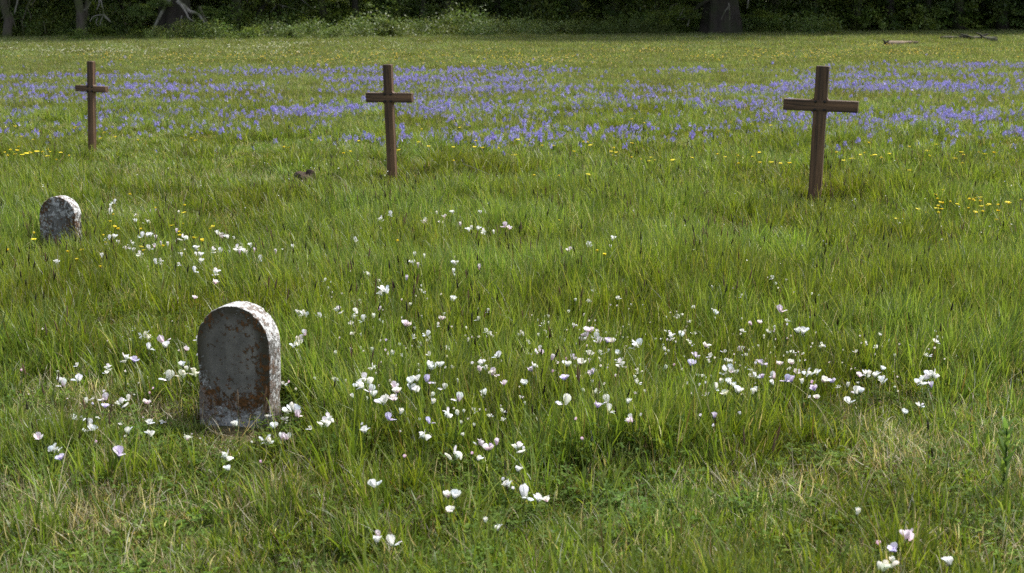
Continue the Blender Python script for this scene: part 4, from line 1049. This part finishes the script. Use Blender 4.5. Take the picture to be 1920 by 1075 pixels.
def white_flowers():
    items, spec = [], []
    SZ = ('small', '', 'large')
    for e in W_FLOWERS:
        u, v, s = e[:3]; code = e[3] if len(e) > 3 else 'w'
        lk = {'w': 'white' if random.random() < .82 else 'pinkish', 'p': 'pinkish', 'l': 'lilac', 'k': 'pink', 'c': 'creamy'}[code]
        kd = 'bud' if (code == 'k' or (s == 0 and random.random() < .5)) else random.choice(('cluster', 'cluster', 'open', 'pea')) if s == 2 else random.choice(('open', 'pea', 'cup', 'cluster', 'open'))
        word = {'white': 'white', 'pinkish': 'pink-tinged white', 'lilac': 'pale lilac', 'pink': 'pink', 'creamy': 'creamy white'}[lk]
        form = 'bud' if kd == 'bud' else 'blossom'
        items.append((u, v, ' '.join(x for x in (SZ[s] if kd != 'bud' else '', word, form) if x))); spec.append((u, v, s, lk, kd))
    labs = rank_labels(items, BEDS, 8)
    for (u, v, s, lk, kd), lab in zip(spec, labs):
        g = at(u, v + 25); h = .09 + .165 * local_tall(g) + random.uniform(-.012, .03)
        p = at(u, v, h); k = (.78, .98, 1.26)[s] * random.uniform(.92, 1.08); base = Vector((p.x, p.y, p.z - h)); rot = random.uniform(0, 6.283)
        if v < 545:                                      # small in the picture: one mesh, stalk and bloom
            kd2 = kd if kd != 'bud' else 'cup'; lk2 = lk if lk != 'pink' else 'pinkish'; key = (lk2, kd2, round(h, 2))
            if key not in SOLO_ME:
                mb = MB(); sm_ = stem_mb(key[2], .012); mb.add(sm_.v, sm_.f, sm_.c); q = SOLO[lk2, kd2]; mb.add([(x * 1.1, y * 1.1, z * 1.1 + key[2]) for x, y, z in q.v], q.f, q.c); SOLO_ME[key] = mb.mesh('white_flower', M_PETAL)
            tag(obj('white_flower', SOLO_ME[key], None, base, (0, 0, rot), (k, k, 1)), lab, 'flower', 'white wildflowers in the grass'); continue
        t = thing('white_flower', lab, 'flower', base, (0, 0, rot), 'white wildflowers in the grass')
        obj('stem', random.choice(STEMS), t, scale=(1, 1, h)); obj('calyx', CALYX, t, (0, 0, h), scale=(k, k, k))
        if s: obj('stem_leaves', random.choice(WHORL), t, scale=(1, 1, h))
        tl = (random.uniform(-.35, .35), random.uniform(-.35, .35), random.uniform(0, 6.28))
        for me in PETALS[lk, kd, random.randrange(2)]: obj('petal', me, t, (0, 0, h), tl, (k, k, k))
white_flowers()

# buttercups ---------------------------------------------------------
YEL = (.84, .70, .04)
def buttercup(h):
    mb = MB(); s_ = stem_mb(h, .02, (.09, .14, .03), .0013); mb.add(s_.v, s_.f, s_.c)
    ti = random.uniform(-.5, .5)
    for k in range(5):
        v_, f_ = petal_pts(.0165, .0165, .35, .45, .15); mb.add(rotz(v_, 1.257 * k, ti, (0, 0, h)), f_, jit(YEL, .12))
    tube(mb, [(0, 0, h), (0, 0, h + .006)], [.004, .003], 6, (.55, .42, .03))
    return mb.mesh('buttercup', M_PETAL)
CUPS = {h: [buttercup(h) for _ in range(2)] for h in (.12, .16, .20, .24)}
Y_FLOWERS = [(290,394),(346,387),(246,366),(217,406),(204,417),(209,425),(348,411),(347,422),(322,427),(338,433),(349,441),(357,448),(366,447),(383,450),(377,453),(391,432),(399,425),(406,426),(261,430),(227,431),(198,443),(195,455),(255,462),(272,471),(303,464),(190,503),
 (63,442),(62,452),(16,472),(126,474),(153,470),(160,468),(144,487),
 (1766,358),(1746,367),(1763,374),(1755,380),(1775,380),(1782,379),(1786,383),(1754,390),(1761,387),(1768,394),(1755,400),(1738,401),(1816,374),(1823,373),(1829,367),(1830,373),(1839,370),(1829,378),(1837,383),(1847,386),(1850,383),(1840,390),(1816,392),(1821,398),(1830,399),(1838,398),(1870,397),(1879,391),(1889,379),(1892,385),(1901,382),(1917,376),(1865,414),(1679,411),(1712,391),
 (1128,487),(1118,471),(1046,415),(749,454),(12,287),(19,282),(14,293),(28,283),(35,277),(31,290),(42,291),(47,287),(52,287),(57,287),(69,284),(82,286),(89,282),(95,289),(100,285),(110,282),(90,294),(42,257),(26,238),(136,242),(145,239),(76,247),(64,263),(192,260),(197,249),(218,257),(258,263),(358,260),(367,264),(541,278),(531,277),(586,264),(109,301),(130,290),
 (645,289),(653,285),(675,265),(802,260),(786,267),(804,275),(789,243),(864,240),(851,276),(889,276),(907,277),(936,278),(894,265),(961,292),(971,291),(971,262),(1018,271),(1037,273),(1047,331),(1075,284),(1100,267),(1095,266),(1110,272),(1146,284),(1144,291),(1157,290),(1151,292),(1179,270),(1204,300),(1221,296),(1231,301),(1216,303),(1265,300),(1182,296),(1149,217),(1187,224),(1206,231),(1097,325),(1002,330),(851,303),(754,283),
 (1293,297),(1349,290),(1359,295),(1389,293),(1411,295),(1423,287),(1384,308),(1424,305),(1449,305),(1462,307),(1485,307),(1576,286),(1615,291),(1628,288),(1632,294),(1643,291),(1654,296),(1668,289),(1628,268),(1704,276),(1737,283),(1737,292),(1755,272),(1804,286),(1807,291),(1791,298),(1806,306),(1829,286),(1848,290),(1861,287),(1370,231),(1409,231),(1365,247),(1446,236),(1705,321),(1583,301),(1601,298)]
YBEDS = [('in front of the left cross', lambda u, v: u < 175 and v < 320), ('between the left and middle crosses', lambda u, v: u < 700 and v < 320), ('around the small gravestone foot', lambda u, v: u < 170),
         ('right of the small gravestone', lambda u, v: u < 520), ('just right of the middle cross', lambda u, v: u < 1000 and v < 345), ('midway between middle and right crosses', lambda u, v: u < 1280 and v < 345),
         ('just left of the right cross', lambda u, v: u < 1520 and v < 345), ('just right of the right cross', lambda u, v: u < 1720 and v < 345), ('far right of the right cross', lambda u, v: v < 345),
         ('alone in the tall middle grass', lambda u, v: u < 1300), ('in the patch beyond the right cross', lambda u, v: True)]
def yellow_flowers():
    labs = rank_labels([(u, v, 'yellow buttercup') for u, v in Y_FLOWERS], YBEDS, 9)
    for (u, v), lab in zip(Y_FLOWERS, labs):
        tl = local_tall(at(u, v + 15)); hs = min(CUPS, key=lambda q: abs(q - (.10 + .15 * tl + random.uniform(-.02, .05))))
        p = at(u, v, hs); k = random.uniform(1.1, 1.65) * (1.0 if v > 340 else 1.3)
        tag(obj('buttercup', random.choice(CUPS[hs]), None, (p.x, p.y, p.z - hs), (random.uniform(-.2, .2), random.uniform(-.12, .12), random.uniform(0, 6.283)), (k, k, 1)), lab, 'flower', 'yellow buttercups')
yellow_flowers()

# blue drift ---------------------------------------------------------
BLUES = [(.25, .21, .59), (.31, .27, .65), (.22, .22, .59), (.40, .37, .71)]
def camas(h, n, size, base):
    mb = MB(); tube(mb, [(0, 0, -.02), (0, 0, h * .5), (0, 0, h)], [.002, .0018, .0014], 3, (.08, .13, .04), cap=False)
    for i in range(n):
        t = i / max(n - 1, 1); z = h - .05 + .05 * t; a = 2.4 * i + random.uniform(-.4, .4); c = Vector((math.cos(a) * .014, math.sin(a) * .014, z)); col = jit(base, .28)
        o = Vector((math.cos(a), math.sin(a), .35)).normalized(); s = o.cross(Vector((0, 0, 1))).normalized(); uu = s.cross(o); q0 = size * (1.1 - .45 * t)
        for k in range(5):
            b = 1.257 * k + a; d = (s * math.cos(b) + uu * math.sin(b)) + o * .45; leaf_quad(mb, c, d.normalized(), o, q0, q0 * .5, col)
    return mb.mesh('blue_flower', M_PETAL, False)
CAMAS = [camas(.16, 6, .024, BLUES[0]), camas(.19, 7, .026, BLUES[1]), camas(.13, 6, .022, BLUES[2]), camas(.17, 5, .024, BLUES[3])]
CNAME = ['deep violet-blue flower spike', 'violet-blue tall flower spike', 'short blue flower spike', 'pale lavender flower spike']
BANDS = [(0, 500, 160, 6, .7), (-200, 520, 181, 5, .9), (-200, 640, 204, 6, 1.0), (120, 640, 226, 13, .35), (-200, 320, 140, 4, .45), (300, 640, 130, 5, .3), (-200, 120, 222, 8, .3), (-200, 150, 245, 10, .1),
         (620, 1080, 127, 4, .5), (620, 1000, 146, 6, .65), (620, 1010, 166, 7, .8), (600, 1000, 195, 9, .9), (1060, 1300, 185, 11, .9), (780, 1020, 215, 8, .6), (930, 1250, 236, 6, .7), (630, 1300, 252, 14, .22), (1000, 1300, 160, 6, .5), (1000, 1300, 205, 12, .45),
         (1470, 2200, 158, 7, 1.15), (1180, 1500, 165, 6, .7), (1260, 1500, 190, 10, 1.0), (1730, 2200, 205, 11, 1.4), (1400, 1900, 216, 11, .9), (1280, 2000, 240, 12, .45), (1560, 2200, 120, 4, .65), (1250, 1600, 128, 4, .3), (1560, 2000, 268, 14, .14), (1500, 2200, 138, 5, .4)]
def blue_drift():
    n = 280000; y = rng.uniform(15, 42, n); x = rng.uniform(-1, 1, n) * (.5 * 42 + 2); k = np.abs(x) < .46 * y + 1.5; x, y = x[k], y[k]
    z = hgt(x, y); u, v = proj(x, y, z + .14)
    d = np.zeros(len(x))
    for a, b, vc, sv, am in BANDS: d += am * sm(a - 40, a + 60, u) * sm(b + 40, b - 60, u) * np.exp(-((v - vc) / sv) ** 2)
    d *= .25 + 1.5 * np.clip(vnoise(x, y, .8, 31) * vnoise(x, y * 2.2, .33, 32) * 2.2, 0, 1.2)
    dens = n / ((42 - 15) * 2 * (.5 * 42 + 2))
    k = rng.random(len(x)) < (d + .055 * np.exp(-((v - 195) / 50) ** 2)) * 150 / dens; x, y, z, u, v = x[k], y[k], z[k], u[k], v[k]
    ix = rng.integers(0, 4, len(x)); s = np.clip(rng.lognormal(-.16, .28, len(x)), .45, 1.6); near = (u > 0) & (u < 1920)
    order = np.argsort(np.where(near, -v, 1e9)); one = order[:300]; rest = order[300:]
    beds = [('left of the left cross', lambda a, b: a < 165), ('right of the left cross', lambda a, b: a < 330), ('midway from left to middle cross', lambda a, b: a < 520), ('left of the middle cross', lambda a, b: a < 725), ('right of the middle cross', lambda a, b: a < 880),
            ('well right of the middle cross', lambda a, b: a < 1020), ('midway from middle to right cross', lambda a, b: a < 1180), ('well left of the right cross', lambda a, b: a < 1350), ('left of the right cross', lambda a, b: a < 1535), ('right of the right cross', lambda a, b: a < 1680),
            ('far right of the right cross', lambda a, b: a < 1800), ('at the right end of the drift', lambda a, b: True)]
    items = [(u[i], v[i], CNAME[ix[i]]) for i in one]
    for i, lab in zip(one, rank_labels(items, beds, 9)):
        q = s[i]; tag(obj('blue_flower', CAMAS[ix[i]], None, (x[i], y[i], z[i]), (0, 0, random.uniform(0, 6.283)), (q * .9, q * .9, q * .9)), lab, 'flower', 'blue flower spikes along the near side of the drift')
    P = np.stack([x, y, z], 1)[rest]; q = s[rest] * .74
    scatter('blue_flower_drift', P, euler(len(rest), .08), np.stack([q * 1.1, q * 1.1, q * .9], 1), ix[rest], CAMAS, 'violet-blue flowers massed in long drifts across the far meadow')
blue_drift()

def dot_flower(h, r, col):
    mb = MB(); tube(mb, [(0, 0, -.02), (0, 0, h)], [.0025, .002], 3, (.12, .15, .05), cap=False)
    for k in range(5):
        a = 1.257 * k; leaf_quad(mb, (0, 0, h), (math.cos(a) * .8, math.sin(a) * .8, .55), Vector((0, 0, 1)), r, r * .75, jit(col, .12))
    return mb.mesh('dot_flower', M_PETAL, False)
def far_flowers(name, label, cols, r, boxes, dens):
    y = rng.uniform(30, 58, 90000); x = rng.uniform(-1, 1, 90000) * 30; k = np.abs(x) < .5 * y + 1; x, y = x[k], y[k]; z = hgt(x, y); u, v = proj(x, y, z + .14)
    d = np.zeros(len(x))
    for a, b, vc, sv, am in boxes: d += am * sm(a - 60, a + 60, u) * sm(b + 60, b - 60, u) * np.exp(-((v - vc) / sv) ** 2)
    d *= .15 + 2.6 * np.clip(vnoise(x, y, .5, 41) - .3, 0, 1) ; area = 28 * 60
    k = rng.random(len(x)) < d * dens / (90000 / area); x, y, z = x[k], y[k], z[k]; n = len(x); s = rng.uniform(.8, 1.3, n)
    me = [dot_flower(random.uniform(.12, .17), r, c) for c in cols]
    scatter(name, np.stack([x, y, z], 1), euler(n, .1), np.stack([s] * 3, 1), rng.integers(0, len(me), n), me, label)
far_flowers('far_buttercups', 'yellow flowers hazing the far meadow beyond the blue drift', [(.72, .52, .04), (.66, .48, .08), (.60, .50, .20)], .026,
            [(150, 2000, 106, 10, .8), (1100, 2000, 98, 10, .7), (500, 1200, 112, 8, .8), (1560, 1760, 88, 5, 1.5), (-200, 400, 108, 5, .4), (700, 1300, 96, 5, .5)], 6)
far_flowers('far_pale_flowers', 'pale seed heads and tiny white flowers before the woods', [(.50, .50, .34), (.42, .44, .25), (.62, .62, .52)], .032,
            [(-200, 620, 92, 8, .9), (500, 900, 86, 7, .6), (-200, 300, 100, 8, .4)], 9)

# small white specks in the tall right-hand grass
def specks():
    x, y = sample(8.5, 16, 16); z = hgt(x, y); u, v = proj(x, y, z + .17)
    d = .5 * gz(u, v, 1870, 440, 60, 60) + .5 * gz(u, v, 1700, 390, 60, 20) + .25 * gz(u, v, 1440, 440, 300, 60) + .5 * gz(u, v, 640, 320, 120, 30) + .05 + .9 * gz(u, v, 320, 470, 130, 26)
    k = rng.random(len(x)) < d * .7; x, y, z = x[k], y[k], z[k]; n = len(x); s = rng.uniform(.4, .8, n)
    scatter('tiny_white_flowers', np.stack([x, y, z], 1), euler(n, .1), np.stack([s, s, s / .6], 1), rng.integers(0, 2, n), [dot_flower(.17, .014, (.75, .75, .7)), dot_flower(.12, .012, (.7, .7, .74))], 'tiny white flowers sprinkled through the tall grass')
specks()
def drift_bits():
    P = []
    for e in W_FLOWERS:
        if e[1] < 560 or e[1] > 880: continue
        for _ in range(2 if e[0] > 620 else 1):
            g = at(e[0] + random.gauss(0, 26), e[1] + random.gauss(5, 13)); P.append((g.x, g.y, g.z, local_tall(g)))
    P = np.array(P); n = len(P); s = rng.uniform(.85, 1.6, n)
    me = []
    for kd, lk in (('cup', 'white'), ('bud', 'creamy'), ('bud', 'pinkish'), ('pea', 'white')):
        mb = MB(); a = stem_mb(.2, .02); mb.add(a.v, a.f, a.c)
        for q in PROTO[lk, kd, 1]: mb.add([(x * .55, y * .55, z * .55 + .2) for x, y, z in q.v], q.f, q.c)
        me.append(mb.mesh('small_blossom', M_PETAL))
    scatter('half_hidden_blossoms', P[:, :3], euler(n, .15), np.stack([s, s, (.075 + .155 * P[:, 3]) / .2], 1), rng.integers(0, 4, n), me, 'small white buds and fallen petals half hidden between the grass blades of the white drifts')
drift_bits()

# ------------------------------------------------------------------ small things
def leafy_weed():
    p = at(1877, 945); t = thing('leafy_weed', 'upright green weed with narrow leaves at the right edge', 'weed', p); H = (on_depth(1877, 800, p.y) - p).length
    mb = MB(); tube(mb, smooth_path([(0, 0, -.02), (.006, 0, H * .5), (0, 0, H)], 4), [.006 - .0004 * i for i in range(9)], 6, (.05, .11, .022)); obj('stem', mb.mesh('stem', M_GRASS), t)
    for k in range(22):
        z = H * (.08 + .92 * (k + .5) / 22); a = 2.4 * k; L = .13 * (1 - .45 * k / 22) * random.uniform(.8, 1.15); b = MB()
        blade(b, 0, 0, L, .018 * random.uniform(.8, 1.1), 0, .45, random.uniform(.2, .8), jit((.13, .21, .05), .15), 6, 0, 0)
        obj('leaf', b.mesh('leaf', M_GRASS), t, (0, 0, z), (0, 0, a))
leafy_weed()

def twig(label, pix, r, m=M_DEAD):
    P = [at(u, v, zo) for u, v, zo in pix]; t = MB(); o0 = P[0]; pts = smooth_path([q - o0 for q in P], 3); k = len(pts)
    tube(t, pts, [r * (1 - .5 * i / (k - 1)) for i in range(k)], 6, (1, 1, 1), .1)
    return tag(obj('twig', t.mesh('twig', m), None, o0), label, 'twig')
twig('straight grey twig lying on bare soil left of the front gravestone', [(282, 781, .02), (320, 776, .03), (364, 765, .05)], .0045)
twig('thin curved grey twig touching the front gravestone foot', [(330, 762, .05), (350, 769, .045), (372, 772, .02)], .003)
twig('brown twig lying flat before the front gravestone', [(286, 802, .008), (330, 803, .012), (400, 801, .012)], .004, M_DRIFT)
twig('short reddish twig lying beside the brown one before the gravestone', [(330, 809, .008), (372, 812, .012), (420, 806, .012)], .0035, M_DRIFT)
twig('dark bent twig lying in the grass below and left of the right cross', [(1345, 384, .08), (1362, 379, .10), (1382, 381, .09)], .012, M_BARKD)
twig('bleached bent stalk standing right of the middle cross', [(932, 336, .03), (905, 322, .10), (868, 309, .17)], .004)
